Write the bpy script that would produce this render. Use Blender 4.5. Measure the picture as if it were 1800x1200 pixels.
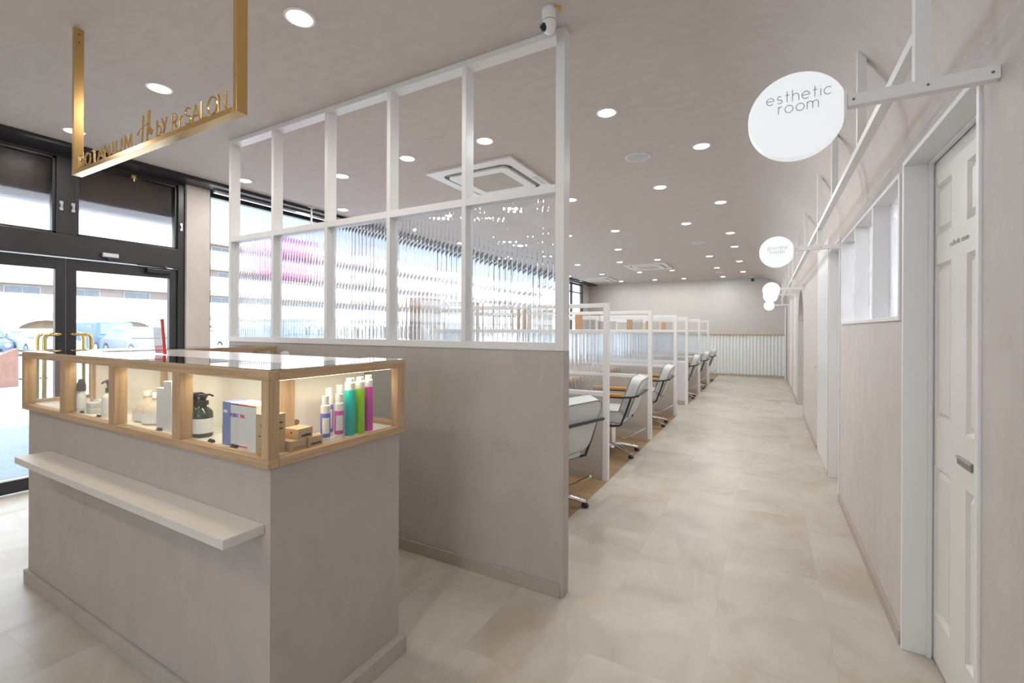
import bpy, bmesh, math, random
from math import pi, sin, cos, radians
from mathutils import Vector, Matrix
random.seed(7)
scene = bpy.context.scene
COL = scene.collection
for o in list(bpy.data.objects):
    bpy.data.objects.remove(o)

# ------------------------------------------------------------------ camera, world, exposure
F_PX, CX, CY = 803.93, 900.09, 578.78
YAW, PIT, ROL = 0.506526, 0.000512, 0.0043008
a, b = cos(YAW), sin(YAW)
R0 = Matrix(((a, b, 0), (0, 0, -1), (-b, a, 0)))
a, b = cos(PIT), sin(PIT)
RP = Matrix(((1, 0, 0), (0, a, -b), (0, b, a)))
a, b = cos(ROL), sin(ROL)
RR = Matrix(((a, -b, 0), (b, a, 0), (0, 0, 1)))
RC = RR @ RP @ R0
RB = Matrix(((1, 0, 0), (0, -1, 0), (0, 0, -1))) @ RC
cam_d = bpy.data.cameras.new('camera')
cam = bpy.data.objects.new('camera', cam_d)
COL.objects.link(cam)
cam.matrix_world = Matrix.Translation((0, 0, 1.35)) @ RB.transposed().to_4x4()
cam_d.sensor_width = 36.0
cam_d.lens = F_PX / 1800 * 36
cam_d.shift_x = -(CX - 900) / 1800
cam_d.shift_y = (CY - 600) / 1800
cam_d.clip_start = 0.02
cam_d.clip_end = 300
scene.camera = cam

world = bpy.data.worlds.new('sky')
scene.world = world
world.use_nodes = True
bg = world.node_tree.nodes['Background']
bg.inputs[0].default_value = (0.82, 0.90, 1.0, 1)
bg.inputs[1].default_value = 6.6

scene.view_settings.view_transform = 'Standard'
scene.view_settings.look = 'None'
scene.view_settings.gamma = 1
scene.view_settings.exposure = 0.0
scene.view_settings.use_curve_mapping = False
DL_POWER = 6.8     # watts of one ceiling downlight
WARM = (1.0, 0.94, 0.87)
WHITE = (0.93, 0.97, 1.0)

# ------------------------------------------------------------------ materials
MAT = {}
def nodes_of(name):
    m = bpy.data.materials.new(name)
    m.use_nodes = True
    nt = m.node_tree
    return m, nt, nt.nodes['Principled BSDF']

def mat(name, col, rough=0.5, metal=0.0, spec=0.5, emit=0, noise=0.0, nscale=8.0, stretch=(1, 1, 1),
        bump=0.0, bscale=60.0, alpha=1.0, coat=0.0, emitcol=None, sheen=0.0):
    if name in MAT:
        return MAT[name]
    m, nt, p = nodes_of(name)
    p.inputs['Base Color'].default_value = (*col, 1)
    p.inputs['Roughness'].default_value = rough
    p.inputs['Metallic'].default_value = metal
    p.inputs['Specular IOR Level'].default_value = spec
    p.inputs['Alpha'].default_value = alpha
    p.inputs['Coat Weight'].default_value = coat
    if emit:
        p.inputs['Emission Color'].default_value = (*(emitcol or col), 1)
        p.inputs['Emission Strength'].default_value = emit
    if noise or bump:
        tc = nt.nodes.new('ShaderNodeTexCoord')
        mp = nt.nodes.new('ShaderNodeMapping')
        mp.inputs['Scale'].default_value = stretch
        nt.links.new(tc.outputs['Object'], mp.inputs[0])
    if noise:
        nz = nt.nodes.new('ShaderNodeTexNoise')
        nz.inputs['Scale'].default_value = nscale
        nz.inputs['Detail'].default_value = 5
        nz.inputs['Roughness'].default_value = 0.62
        nt.links.new(mp.outputs[0], nz.inputs[0])
        mr = nt.nodes.new('ShaderNodeMapRange')
        mr.inputs[1].default_value = 0.3
        mr.inputs[2].default_value = 0.7
        mr.inputs[3].default_value = 1 - noise
        mr.inputs[4].default_value = 1 + noise
        nt.links.new(nz.outputs[0], mr.inputs[0])
        mx = nt.nodes.new('ShaderNodeVectorMath')
        mx.operation = 'SCALE'
        mx.inputs[0].default_value = col
        nt.links.new(mr.outputs[0], mx.inputs['Scale'])
        nt.links.new(mx.outputs[0], p.inputs['Base Color'])
    if bump:
        n2 = nt.nodes.new('ShaderNodeTexNoise')
        n2.inputs['Scale'].default_value = bscale
        n2.inputs['Detail'].default_value = 4
        nt.links.new(mp.outputs[0], n2.inputs[0])
        bp = nt.nodes.new('ShaderNodeBump')
        bp.inputs['Strength'].default_value = bump
        bp.inputs['Distance'].default_value = 0.004
        nt.links.new(n2.outputs[0], bp.inputs['Height'])
        nt.links.new(bp.outputs[0], p.inputs['Normal'])
    MAT[name] = m
    return m

def wood_mat(name, c1, c2, axis='X', rough=0.45, scale=1.0):
    m, nt, p = nodes_of(name)
    tc = nt.nodes.new('ShaderNodeTexCoord')
    mp = nt.nodes.new('ShaderNodeMapping')
    s = {'X': (1.2, 22, 22), 'Y': (22, 1.2, 22), 'Z': (22, 22, 1.2)}[axis]
    mp.inputs['Scale'].default_value = tuple(v * scale for v in s)
    nt.links.new(tc.outputs['Object'], mp.inputs[0])
    nz = nt.nodes.new('ShaderNodeTexNoise')
    nz.inputs['Scale'].default_value = 3.0
    nz.inputs['Detail'].default_value = 6
    nz.inputs['Distortion'].default_value = 0.6
    nt.links.new(mp.outputs[0], nz.inputs[0])
    cr = nt.nodes.new('ShaderNodeValToRGB')
    cr.color_ramp.elements[0].position = 0.32
    cr.color_ramp.elements[0].color = (*c1, 1)
    cr.color_ramp.elements[1].position = 0.7
    cr.color_ramp.elements[1].color = (*c2, 1)
    nt.links.new(nz.outputs[0], cr.inputs[0])
    nt.links.new(cr.outputs[0], p.inputs['Base Color'])
    p.inputs['Roughness'].default_value = rough
    MAT[name] = m
    return m

def pane_mat(name, tint=(0.97, 0.985, 0.98), refl=1.0):
    """thin clear pane: mostly see-through with a fresnel mirror reflection"""
    m = bpy.data.materials.new(name)
    m.use_nodes = True
    nt = m.node_tree
    nt.nodes.clear()
    out = nt.nodes.new('ShaderNodeOutputMaterial')
    tr = nt.nodes.new('ShaderNodeBsdfTransparent')
    tr.inputs[0].default_value = (*tint, 1)
    gl = nt.nodes.new('ShaderNodeBsdfGlossy')
    gl.inputs['Roughness'].default_value = 0.0
    # schlick reflectance that is the same for both faces of the pane
    ge = nt.nodes.new('ShaderNodeNewGeometry')
    dt = nt.nodes.new('ShaderNodeVectorMath')
    dt.operation = 'DOT_PRODUCT'
    nt.links.new(ge.outputs['Incoming'], dt.inputs[0])
    nt.links.new(ge.outputs['Normal'], dt.inputs[1])
    def mth(op, a_, b_=None):
        q = nt.nodes.new('ShaderNodeMath')
        q.operation = op
        if isinstance(a_, float):
            q.inputs[0].default_value = a_
        else:
            nt.links.new(a_, q.inputs[0])
        if b_ is not None:
            if isinstance(b_, float):
                q.inputs[1].default_value = b_
            else:
                nt.links.new(b_, q.inputs[1])
        return q.outputs[0]
    ab = mth('ABSOLUTE', dt.outputs['Value'])
    pw = mth('POWER', mth('SUBTRACT', 1.0, ab), 5.0)
    f_ = mth('MULTIPLY', mth('ADD', mth('MULTIPLY', pw, 0.96), 0.04), float(refl))
    fr_out = mth('MINIMUM', f_, 1.0)
    mx = nt.nodes.new('ShaderNodeMixShader')
    nt.links.new(fr_out, mx.inputs[0])
    nt.links.new(tr.outputs[0], mx.inputs[1])
    nt.links.new(gl.outputs[0], mx.inputs[2])
    nt.links.new(mx.outputs[0], out.inputs[0])
    MAT[name] = m
    return m

def glass_mat(name, tint=(1, 1, 1), rough=0.0, clear=0.25, ior=1.45, haze=0.0):
    m = bpy.data.materials.new(name)
    m.use_nodes = True
    nt = m.node_tree
    nt.nodes.clear()
    out = nt.nodes.new('ShaderNodeOutputMaterial')
    g = nt.nodes.new('ShaderNodeBsdfGlass')
    g.inputs['Color'].default_value = (*tint, 1)
    g.inputs['Roughness'].default_value = rough
    g.inputs['IOR'].default_value = ior
    tr = nt.nodes.new('ShaderNodeBsdfTransparent')
    tr.inputs[0].default_value = (*tint, 1)
    mx = nt.nodes.new('ShaderNodeMixShader')
    mx.inputs[0].default_value = clear
    nt.links.new(g.outputs[0], mx.inputs[1])
    nt.links.new(tr.outputs[0], mx.inputs[2])
    last = mx
    if haze:
        df = nt.nodes.new('ShaderNodeBsdfTranslucent')
        df.inputs[0].default_value = (0.95, 0.97, 1, 1)
        m2 = nt.nodes.new('ShaderNodeMixShader')
        m2.inputs[0].default_value = haze
        nt.links.new(mx.outputs[0], m2.inputs[1])
        nt.links.new(df.outputs[0], m2.inputs[2])
        last = m2
    nt.links.new(last.outputs[0], out.inputs[0])
    MAT[name] = m
    return m

def tile_mat(name):
    m, nt, p = nodes_of(name)
    tc = nt.nodes.new('ShaderNodeTexCoord')
    br = nt.nodes.new('ShaderNodeTexBrick')
    br.inputs['Scale'].default_value = 1.0
    br.inputs['Brick Width'].default_value = 0.457
    br.inputs['Row Height'].default_value = 0.457
    br.inputs['Mortar Size'].default_value = 0.0012
    br.inputs['Color1'].default_value = (0.25, 0.25, 0.25, 1)
    br.inputs['Color2'].default_value = (0.75, 0.75, 0.75, 1)
    br.inputs['Mortar'].default_value = (0.3, 0.3, 0.3, 1)
    sp_ = nt.nodes.new('ShaderNodeSeparateXYZ')
    cb_ = nt.nodes.new('ShaderNodeCombineXYZ')
    nt.links.new(tc.outputs['Object'], sp_.inputs[0])
    of_ = nt.nodes.new('ShaderNodeMath')
    of_.inputs[1].default_value = 0.205
    nt.links.new(sp_.outputs[0], of_.inputs[0])
    nt.links.new(sp_.outputs[1], cb_.inputs[0])
    nt.links.new(of_.outputs[0], cb_.inputs[1])
    nt.links.new(cb_.outputs[0], br.inputs[0])
    # each tile shifts the cloud pattern so joints read faintly
    sc = nt.nodes.new('ShaderNodeVectorMath')
    sc.operation = 'SCALE'
    sc.inputs['Scale'].default_value = 7.0
    nt.links.new(br.outputs[0], sc.inputs[0])
    ad = nt.nodes.new('ShaderNodeVectorMath')
    nt.links.new(tc.outputs['Object'], ad.inputs[0])
    nt.links.new(sc.outputs[0], ad.inputs[1])
    mp = nt.nodes.new('ShaderNodeMapping')
    mp.inputs['Scale'].default_value = (1.5, 1.2, 1)
    nt.links.new(ad.outputs[0], mp.inputs[0])
    nz = nt.nodes.new('ShaderNodeTexNoise')
    nz.inputs['Scale'].default_value = 1.7
    nz.inputs['Detail'].default_value = 7
    nz.inputs['Roughness'].default_value = 0.6
    nz.inputs['Distortion'].default_value = 0.7
    nt.links.new(mp.outputs[0], nz.inputs[0])
    cr = nt.nodes.new('ShaderNodeValToRGB')
    e = cr.color_ramp.elements
    e[0].position = 0.28
    e[0].color = (0.415, 0.36, 0.29, 1)
    e[1].position = 0.72
    e[1].color = (0.58, 0.545, 0.505, 1)
    k = e.new(0.47)
    k.color = (0.50, 0.455, 0.39, 1)
    nt.links.new(nz.outputs[0], cr.inputs[0])
    mx = nt.nodes.new('ShaderNodeMixRGB')
    mx.blend_type = 'MULTIPLY'
    mx.inputs[0].default_value = 0.35
    fm = nt.nodes.new('ShaderNodeMapRange')
    fm.inputs[3].default_value = 1.0
    fm.inputs[4].default_value = 0.72
    nt.links.new(br.outputs['Fac'], fm.inputs[0])
    cc = nt.nodes.new('ShaderNodeCombineColor')
    for i in range(3):
        nt.links.new(fm.outputs[0], cc.inputs[i])
    nt.links.new(cr.outputs[0], mx.inputs[1])
    nt.links.new(cc.outputs[0], mx.inputs[2])
    nt.links.new(mx.outputs[0], p.inputs['Base Color'])
    p.inputs['Roughness'].default_value = 0.36
    p.inputs['Specular IOR Level'].default_value = 0.45
    MAT[name] = m
    return m

def plank_mat(name):
    m, nt, p = nodes_of(name)
    tc = nt.nodes.new('ShaderNodeTexCoord')
    br = nt.nodes.new('ShaderNodeTexBrick')
    br.inputs['Brick Width'].default_value = 0.9
    br.inputs['Row Height'].default_value = 0.15
    br.inputs['Mortar Size'].default_value = 0.002
    br.inputs['Color1'].default_value = (0.27, 0.17, 0.08, 1)
    br.inputs['Color2'].default_value = (0.40, 0.27, 0.14, 1)
    br.inputs['Mortar'].default_value = (0.2, 0.12, 0.06, 1)
    br.inputs['Scale'].default_value = 1.0
    nt.links.new(tc.outputs['Object'], br.inputs[0])
    mp = nt.nodes.new('ShaderNodeMapping')
    mp.inputs['Scale'].default_value = (2, 26, 1)
    nt.links.new(tc.outputs['Object'], mp.inputs[0])
    nz = nt.nodes.new('ShaderNodeTexNoise')
    nz.inputs['Scale'].default_value = 2.5
    nz.inputs['Detail'].default_value = 6
    nt.links.new(mp.outputs[0], nz.inputs[0])
    mr = nt.nodes.new('ShaderNodeMapRange')
    mr.inputs[1].default_value = 0.3
    mr.inputs[2].default_value = 0.7
    mr.inputs[3].default_value = 0.72
    mr.inputs[4].default_value = 1.15
    nt.links.new(nz.outputs[0], mr.inputs[0])
    mx = nt.nodes.new('ShaderNodeVectorMath')
    mx.operation = 'SCALE'
    nt.links.new(br.outputs[0], mx.inputs[0])
    nt.links.new(mr.outputs[0], mx.inputs['Scale'])
    nt.links.new(mx.outputs[0], p.inputs['Base Color'])
    p.inputs['Roughness'].default_value = 0.45
    MAT[name] = m
    return m

M_wall = mat('greige_wallpaper', (0.60, 0.56, 0.54), 0.75, spec=0.25, noise=0.045, nscale=9, stretch=(1, 1, 0.55), bump=0.12, bscale=130)
M_ceil = mat('greige_ceiling_paper', (0.60, 0.545, 0.51), 0.8, spec=0.2, noise=0.04, nscale=7, stretch=(1, 2.2, 1), bump=0.1, bscale=120)
M_cwall = mat('taupe_counter_paper', (0.485, 0.44, 0.405), 0.7, spec=0.3, noise=0.05, nscale=10, stretch=(1, 1, 0.6), bump=0.1, bscale=120)
M_base = mat('taupe_baseboard', (0.44, 0.385, 0.325), 0.5)
M_pw = mat('white_paint', (0.80, 0.80, 0.80), 0.4)
M_warmw = mat('warm_white_paint', (0.76, 0.75, 0.725), 0.38)
M_tile = tile_mat('marble_vinyl_tile')
M_plank = plank_mat('oak_plank_floor')
M_black = mat('black_aluminium', (0.02, 0.019, 0.022), 0.38, metal=0.0, spec=0.6)
M_silver = mat('satin_silver', (0.6, 0.6, 0.62), 0.3, metal=0.9)
M_chrome = mat('chrome', (0.85, 0.85, 0.86), 0.12, metal=1.0)
M_brass = mat('polished_brass', (0.78, 0.60, 0.26), 0.2, metal=1.0)
M_gold = mat('painted_gold', (0.60, 0.39, 0.15), 0.22, metal=0.75)
M_woodX = wood_mat('ash_wood_x', (0.43, 0.28, 0.155), (0.58, 0.405, 0.25), 'X')
M_woodY = wood_mat('ash_wood_y', (0.43, 0.28, 0.155), (0.58, 0.405, 0.25), 'Y')
M_woodZ = wood_mat('ash_wood_z', (0.43, 0.28, 0.155), (0.58, 0.405, 0.25), 'Z')
M_pane = pane_mat('clear_pane')
M_top = pane_mat('glass_top', refl=1.6)
M_reed = glass_mat('reeded_glass', (0.97, 0.985, 1.0), 0.0, 0.12, haze=0.05)
M_cream = mat('cream_laminate', (0.80, 0.77, 0.70), 0.35)
M_white = mat('white_plastic', (0.85, 0.85, 0.85), 0.35)
M_offw = mat('offwhite_laminate', (0.78, 0.74, 0.72), 0.18)
M_dark = mat('black_plastic', (0.02, 0.02, 0.025), 0.3)
M_lamp = mat('lit_lamp_disc', (1, 1, 1), 0.5, emit=14, emitcol=(1.0, 0.93, 0.82))
M_lampw = mat('lit_white_disc', (1, 1, 1), 0.5, emit=16, emitcol=(0.93, 0.98, 1.0))
M_sign = mat('lit_sign_face', (0.5, 0.5, 0.5), 0.4, emit=0.62, emitcol=(0.91, 0.96, 1.0))
M_grey = mat('grey_lettering', (0.16, 0.14, 0.13), 0.5)

# ------------------------------------------------------------------ geometry helper
OFF = {}
class MB:
    def __init__(s):
        s.v = []
        s.f = []
    def add(s, vs, fs):
        n = len(s.v)
        s.v += [tuple(v) for v in vs]
        s.f += [tuple(i + n for i in f) for f in fs]
        return s
    def box(s, x0, x1, y0, y1, z0, z1):
        v = [(x0, y0, z0), (x1, y0, z0), (x1, y1, z0), (x0, y1, z0), (x0, y0, z1), (x1, y0, z1), (x1, y1, z1), (x0, y1, z1)]
        return s.add(v, [(0, 3, 2, 1), (4, 5, 6, 7), (0, 1, 5, 4), (1, 2, 6, 5), (2, 3, 7, 6), (3, 0, 4, 7)])
    def lathe(s, prof, c=(0, 0, 0), n=24, axis='z', sx=1, sy=1):
        """prof: list of (r, h) from bottom to top"""
        vs = []
        for r, h in prof:
            for k in range(n):
                t = 2 * pi * k / n
                p = (r * cos(t) * sx, r * sin(t) * sy, h)
                if axis == 'y':
                    p = (p[0], p[2], p[1])
                elif axis == 'x':
                    p = (p[2], p[0], p[1])
                vs.append((p[0] + c[0], p[1] + c[1], p[2] + c[2]))
        fs = []
        for i in range(len(prof) - 1):
            for k in range(n):
                k2 = (k + 1) % n
                fs.append((i * n + k, i * n + k2, (i + 1) * n + k2, (i + 1) * n + k))
        fs.append(tuple(range(n - 1, -1, -1)))
        fs.append(tuple((len(prof) - 1) * n + k for k in range(n)))
        return s.add(vs, fs)
    def cyl(s, c, r, h, axis='z', n=24):
        return s.lathe([(r, 0), (r, h)], c, n, axis)
    def tube(s, pts, r, n=10, closed=False):
        pts = [Vector(p) for p in pts]
        N = len(pts)
        rs = r if isinstance(r, (list, tuple)) else [r] * N
        up = None
        vs = []
        for i, p in enumerate(pts):
            if closed:
                d = pts[(i + 1) % N] - pts[i - 1]
            else:
                d = pts[min(i + 1, N - 1)] - pts[max(i - 1, 0)]
            d.normalize()
            if up is None:
                up = Vector((0, 0, 1)) if abs(d.z) < 0.9 else Vector((0, 1, 0))
            u = d.cross(up)
            if u.length < 1e-5:
                u = d.cross(Vector((1, 0, 0)))
            u.normalize()
            w = u.cross(d).normalized()
            up = w
            for k in range(n):
                t = 2 * pi * (k + 0.5) / n
                vs.append(p + (u * cos(t) + w * sin(t)) * rs[i])
        fs = []
        M = N if closed else N - 1
        for i in range(M):
            j = (i + 1) % N
            for k in range(n):
                k2 = (k + 1) % n
                fs.append((i * n + k, i * n + k2, j * n + k2, j * n + k))
        if not closed:
            fs.append(tuple(range(n - 1, -1, -1)))
            fs.append(tuple((N - 1) * n + k for k in range(n)))
        return s.add(vs, fs)
    def prism(s, poly, ax, a0, a1):
        """extrude a 2-D polygon along axis ax ('x': poly is (y,z); 'y': (x,z); 'z': (x,y))"""
        def q(p, t):
            return {'x': (t, p[0], p[1]), 'y': (p[0], t, p[1]), 'z': (p[0], p[1], t)}[ax]
        n = len(poly)
        vs = [q(p, a0) for p in poly] + [q(p, a1) for p in poly]
        fs = [tuple(range(n - 1, -1, -1)), tuple(range(n, 2 * n))]
        for i in range(n):
            j = (i + 1) % n
            fs.append((i, j, n + j, n + i))
        return s.add(vs, fs)
    def loft(s, rings, cap=True):
        n = len(rings[0])
        vs = [p for r in rings for p in r]
        fs = []
        for i in range(len(rings) - 1):
            for k in range(n):
                k2 = (k + 1) % n
                fs.append((i * n + k, i * n + k2, (i + 1) * n + k2, (i + 1) * n + k))
        if cap:
            fs.append(tuple(range(n - 1, -1, -1)))
            fs.append(tuple((len(rings) - 1) * n + k for k in range(n)))
        return s.add(vs, fs)
    def build(s, name, m, parent=None, bevel=0, smooth=False, sub=0, segs=2):
        off = OFF.get(parent.name, Vector((0, 0, 0))) if parent else Vector((0, 0, 0))
        me = bpy.data.meshes.new(name)
        if parent is None and s.v:
            # origin of a one-mesh thing: centre of its base
            xs = [v[0] for v in s.v]; ys = [v[1] for v in s.v]; zs = [v[2] for v in s.v]
            off = Vector(((min(xs) + max(xs)) / 2, (min(ys) + max(ys)) / 2, min(zs)))
            if name.split('_')[0] in ('floor', 'ceiling', 'wall', 'baseboard', 'ground', 'trim'):
                off = Vector((0, 0, 0))
        me.from_pydata([(v[0] - off.x, v[1] - off.y, v[2] - off.z) for v in s.v], [], s.f)
        bm = bmesh.new()
        bm.from_mesh(me)
        bmesh.ops.recalc_face_normals(bm, faces=bm.faces)
        bm.to_mesh(me)
        bm.free()
        me.materials.append(m)
        o = bpy.data.objects.new(name, me)
        COL.objects.link(o)
        if parent:
            o.parent = parent
        else:
            o.location = off
        OFF[o.name] = off
        if smooth:
            for p in me.polygons:
                p.use_smooth = True
            if sub == 0 and bevel == 0:
                try:
                    me.set_sharp_from_angle(angle=radians(40))
                except Exception:
                    pass
        if bevel:
            md = o.modifiers.new('bevel', 'BEVEL')
            md.width = bevel
            md.segments = segs
            md.limit_method = 'ANGLE'
            md.angle_limit = radians(40)
        if sub:
            md = o.modifiers.new('subdivision', 'SUBSURF')
            md.levels = sub
            md.render_levels = sub
        return o

def B(*a):
    return MB().box(*a)

def tag(o, label, cat, group=None, kind=None):
    o['label'] = label
    o['category'] = cat
    if group:
        o['group'] = group
    if kind:
        o['kind'] = kind
    return o

def thing(name, label, cat, loc=(0, 0, 0), group=None):
    o = bpy.data.objects.new(name, None)
    COL.objects.link(o)
    o.location = loc
    o.empty_display_size = 0.1
    OFF[o.name] = Vector(loc)
    tag(o, label, cat, group)
    return o

def struct(name, label, cat, mb, m, bevel=0, smooth=False):
    o = mb.build(name, m, None, bevel, smooth)
    tag(o, label, cat, None, 'structure')
    return o

def sthing(name, label, cat, loc=(0, 0, 0)):
    o = thing(name, label, cat, loc)
    o['kind'] = 'structure'
    return o

def dup(root, loc, label, group=None, rotz=0):
    r = root.copy()
    COL.objects.link(r)
    r.location = loc
    r.rotation_euler = (0, 0, rotz)
    r['label'] = label
    if group:
        r['group'] = group
    for ch in list(root.children):
        c = ch.copy()
        COL.objects.link(c)
        c.parent = r
        for g in list(ch.children):
            d = g.copy()
            COL.objects.link(d)
            d.parent = c
    return r

def area(name, loc, size, power, col, parent=None, shape='DISK', sy=None, spread=180, rot=(0, 0, 0)):
    ld = bpy.data.lights.new(name, 'AREA')
    ld.shape = shape
    ld.size = size
    if sy:
        ld.size_y = sy
    ld.energy = power
    ld.color = col
    ld.spread = radians(spread)
    lo = bpy.data.objects.new(name, ld)
    COL.objects.link(lo)
    off = OFF.get(parent.name, Vector((0, 0, 0))) if parent else Vector((0, 0, 0))
    lo.location = Vector(loc) - off
    lo.rotation_euler = rot
    if parent:
        lo.parent = parent
    return lo

# ------------------------------------------------------------------ stroke lettering
def arc(cx, cy, rx, ry, a0, a1, n=12):
    return [(cx + rx * cos(radians(a0 + (a1 - a0) * i / n)), cy + ry * sin(radians(a0 + (a1 - a0) * i / n))) for i in range(n + 1)]
G = {
    'B': (0.55, [[(0, 0), (0, 1), (0.25, 1)] + arc(0.25, 0.76, 0.24, 0.24, 90, -90) + [(0, 0.52)], [(0.25, 0.52)] + arc(0.27, 0.26, 0.27, 0.26, 90, -90) + [(0, 0)]]),
    'O': (0.8, [arc(0.4, 0.5, 0.4, 0.5, 90, 450, 24)]),
    'T': (0.55, [[(0, 1), (0.55, 1)], [(0.275, 1), (0.275, 0)]]),
    'A': (0.62, [[(0, 0), (0.31, 1), (0.62, 0)], [(0.1, 0.33), (0.52, 0.33)]]),
    'N': (0.6, [[(0, 0), (0, 1), (0.6, 0), (0.6, 1)]]),
    'I': (0.02, [[(0.01, 0), (0.01, 1)]]),
    'U': (0.6, [[(0, 1), (0, 0.3)] + arc(0.3, 0.3, 0.3, 0.3, 180, 360) + [(0.6, 1)]]),
    'M': (0.75, [[(0, 0), (0.06, 1), (0.375, 0.1), (0.69, 1), (0.75, 0)]]),
    '.': (0.05, [[(0, 0.02), (0.05, 0.02)]]),
    'R': (0.5, [[(0, 0), (0, 1), (0.22, 1)] + arc(0.24, 0.75, 0.25, 0.25, 90, -90) + [(0, 0.5)], [(0.22, 0.5), (0.5, 0)]]),
    'S': (0.5, [arc(0.25, 0.76, 0.23, 0.24, 40, 270, 12) + arc(0.25, 0.26, 0.25, 0.26, 90, -140, 12)]),
    'L': (0.45, [[(0, 1), (0, 0), (0.45, 0)]]),
    'r': (0.28, [[(0, 0), (0, 0.65)], [(0, 0.4)] + arc(0.22, 0.42, 0.22, 0.23, 170, 75, 8)]),
    'b': (0.5, [[(0, 1), (0, 0)], arc(0.25, 0.32, 0.25, 0.32, 0, 360, 18)]),
    'y': (0.5, [[(0, 0.65), (0.27, 0.02)], [(0.5, 0.65), (0.14, -0.28)]]),
    'e': (0.6, [[(0.02, 0.34), (0.58, 0.34)] + arc(0.3, 0.32, 0.29, 0.32, 5, 320, 20)]),
    's': (0.42, [arc(0.21, 0.48, 0.17, 0.16, 40, 270, 10) + arc(0.21, 0.16, 0.2, 0.16, 90, -140, 10)]),
    't': (0.34, [[(0.15, 0.95), (0.15, 0)], [(0, 0.62), (0.34, 0.62)]]),
    'h': (0.48, [[(0, 1), (0, 0)], [(0, 0.38)] + arc(0.24, 0.38, 0.24, 0.26, 180, 0) + [(0.48, 0)]]),
    'i': (0.02, [[(0.01, 0), (0.01, 0.64)], [(0.01, 0.84), (0.01, 0.88)]]),
    'c': (0.55, [arc(0.3, 0.32, 0.29, 0.32, 45, 315, 18)]),
    'o': (0.62, [arc(0.31, 0.32, 0.31, 0.32, 90, 450, 20)]),
    'm': (0.82, [[(0, 0), (0, 0.64)], [(0, 0.4)] + arc(0.205, 0.43, 0.205, 0.21, 180, 0) + [(0.41, 0)], [(0.41, 0.43)] + arc(0.615, 0.43, 0.205, 0.21, 180, 0) + [(0.82, 0)]]),
    'p': (0.55, [[(0, 0.64), (0, -0.3)], arc(0.28, 0.32, 0.27, 0.32, 0, 360, 18)]),
    'v': (0.5, [[(0, 0.64), (0.25, 0), (0.5, 0.64)]]),
    'a': (0.55, [[(0.55, 0.64), (0.55, 0)], arc(0.27, 0.32, 0.27, 0.32, 0, 360, 18)]),
    'E': (0.45, [[(0.45, 1), (0, 1), (0, 0), (0.45, 0)], [(0, 0.52), (0.4, 0.52)]]),
    'P': (0.5, [[(0, 0), (0, 1), (0.22, 1)] + arc(0.24, 0.74, 0.26, 0.26, 90, -90) + [(0, 0.48)]]),
    'K': (0.5, [[(0, 0), (0, 1)], [(0.5, 1), (0, 0.4)], [(0.18, 0.6), (0.5, 0)]]),
    ' ': (0.3, []),
}
def text_w(t, gap):
    return sum(G[c][0] for c in t) + gap * (len(t) - 1)
def put_text(mb, t, place, h, r, gap=0.22, n=6, x0=0.0, wscale=1.0):
    """place(u, v) -> 3-D point for u along the line and v upward, in metres"""
    x = x0
    for c in t:
        w, strokes = G[c]
        for st in strokes:
            mb.tube([place((x + p[0] * wscale * h), p[1] * h) for p in st], r, n)
        x += (w * wscale + gap) * h
    return x

# ------------------------------------------------------------------ setting: floor, ceiling, walls
XW, XL, YF, YB, ZC = 0.516, -5.32, 15.0, -3.0, 2.87
M_bare = M_wall
struct('floor', 'pale beige marble-look vinyl tile floor of the salon', 'floor', B(XL - .1, 3.3, YB, YF + .1, -0.12, 0.0), M_tile)
struct('floor', 'brown wood plank floor under the first three styling stalls', 'wood floor', B(-5.15, -1.225, 2.2, 7.57, 0.0, 0.003), M_plank)
struct('floor', 'brown wood plank floor under the far styling stalls', 'wood floor', B(-5.15, -1.225, 8.78, YF, 0.0, 0.003), M_plank)

RC_, X0C, Z0C = 0.74, XW - 0.74, ZC - 0.74
prof = [(XL - .1, ZC), (X0C, ZC)] + [(X0C + RC_ * sin(t), Z0C + RC_ * cos(t)) for t in [pi / 2 * i / 16 for i in range(1, 17)]]
prof += [(XW + .2, Z0C), (XW + .2, ZC + .12), (XL - .1, ZC + .12)]
cm = MB().prism(prof, 'y', YB, YF + .1)
struct('ceiling', 'greige papered ceiling curving down into the corridor wall', 'ceiling', cm, M_ceil, smooth=True)

# right wall, with openings: door 3 (1.73-2.505), window (2.6-4.3), door 4 (4.45-5.1), arch (8.43-9.7)
w = MB()
X1 = XW + 0.14
T = Z0C + 0.001
w.box(XW, X1, YB, 1.714, 0, T)
w.box(XW, X1, 1.714, 2.519, 2.068, T)
w.box(XW, X1, 2.519, 2.571, 0, T)
w.box(XW, X1, 2.571, 4.331, 0, 1.394)
w.box(XW, X1, 2.571, 4.331, 2.043, T)
w.box(XW, X1, 4.331, 4.429, 0, T)
w.box(XW, X1, 4.429, 5.121, 2.091, T)
w.box(XW, X1, 5.121, 8.43, 0, T)
w.box(XW, X1, 9.75, YF, 0, T)
zc, r_ = 1.42, 0.66
ar = [(8.43, T), (8.43, zc)] + [(9.09 - r_ * cos(t), zc + r_ * 0.93 * sin(t)) for t in [pi * i / 20 for i in range(21)]] + [(9.75, zc), (9.75, T)]
w.prism(ar, 'x', XW, X1)
struct('wall_right', 'greige papered corridor wall with doors, window and arch', 'wall', w, M_wall)
struct('wall_far', 'pale greige end wall above the corrugated wainscot', 'wall', B(XL - .1, XW + .2, YF, YF + .12, 0, ZC), mat('pale_wallpaper', (0.53, 0.505, 0.48), 0.75, noise=0.03, nscale=6))
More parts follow.
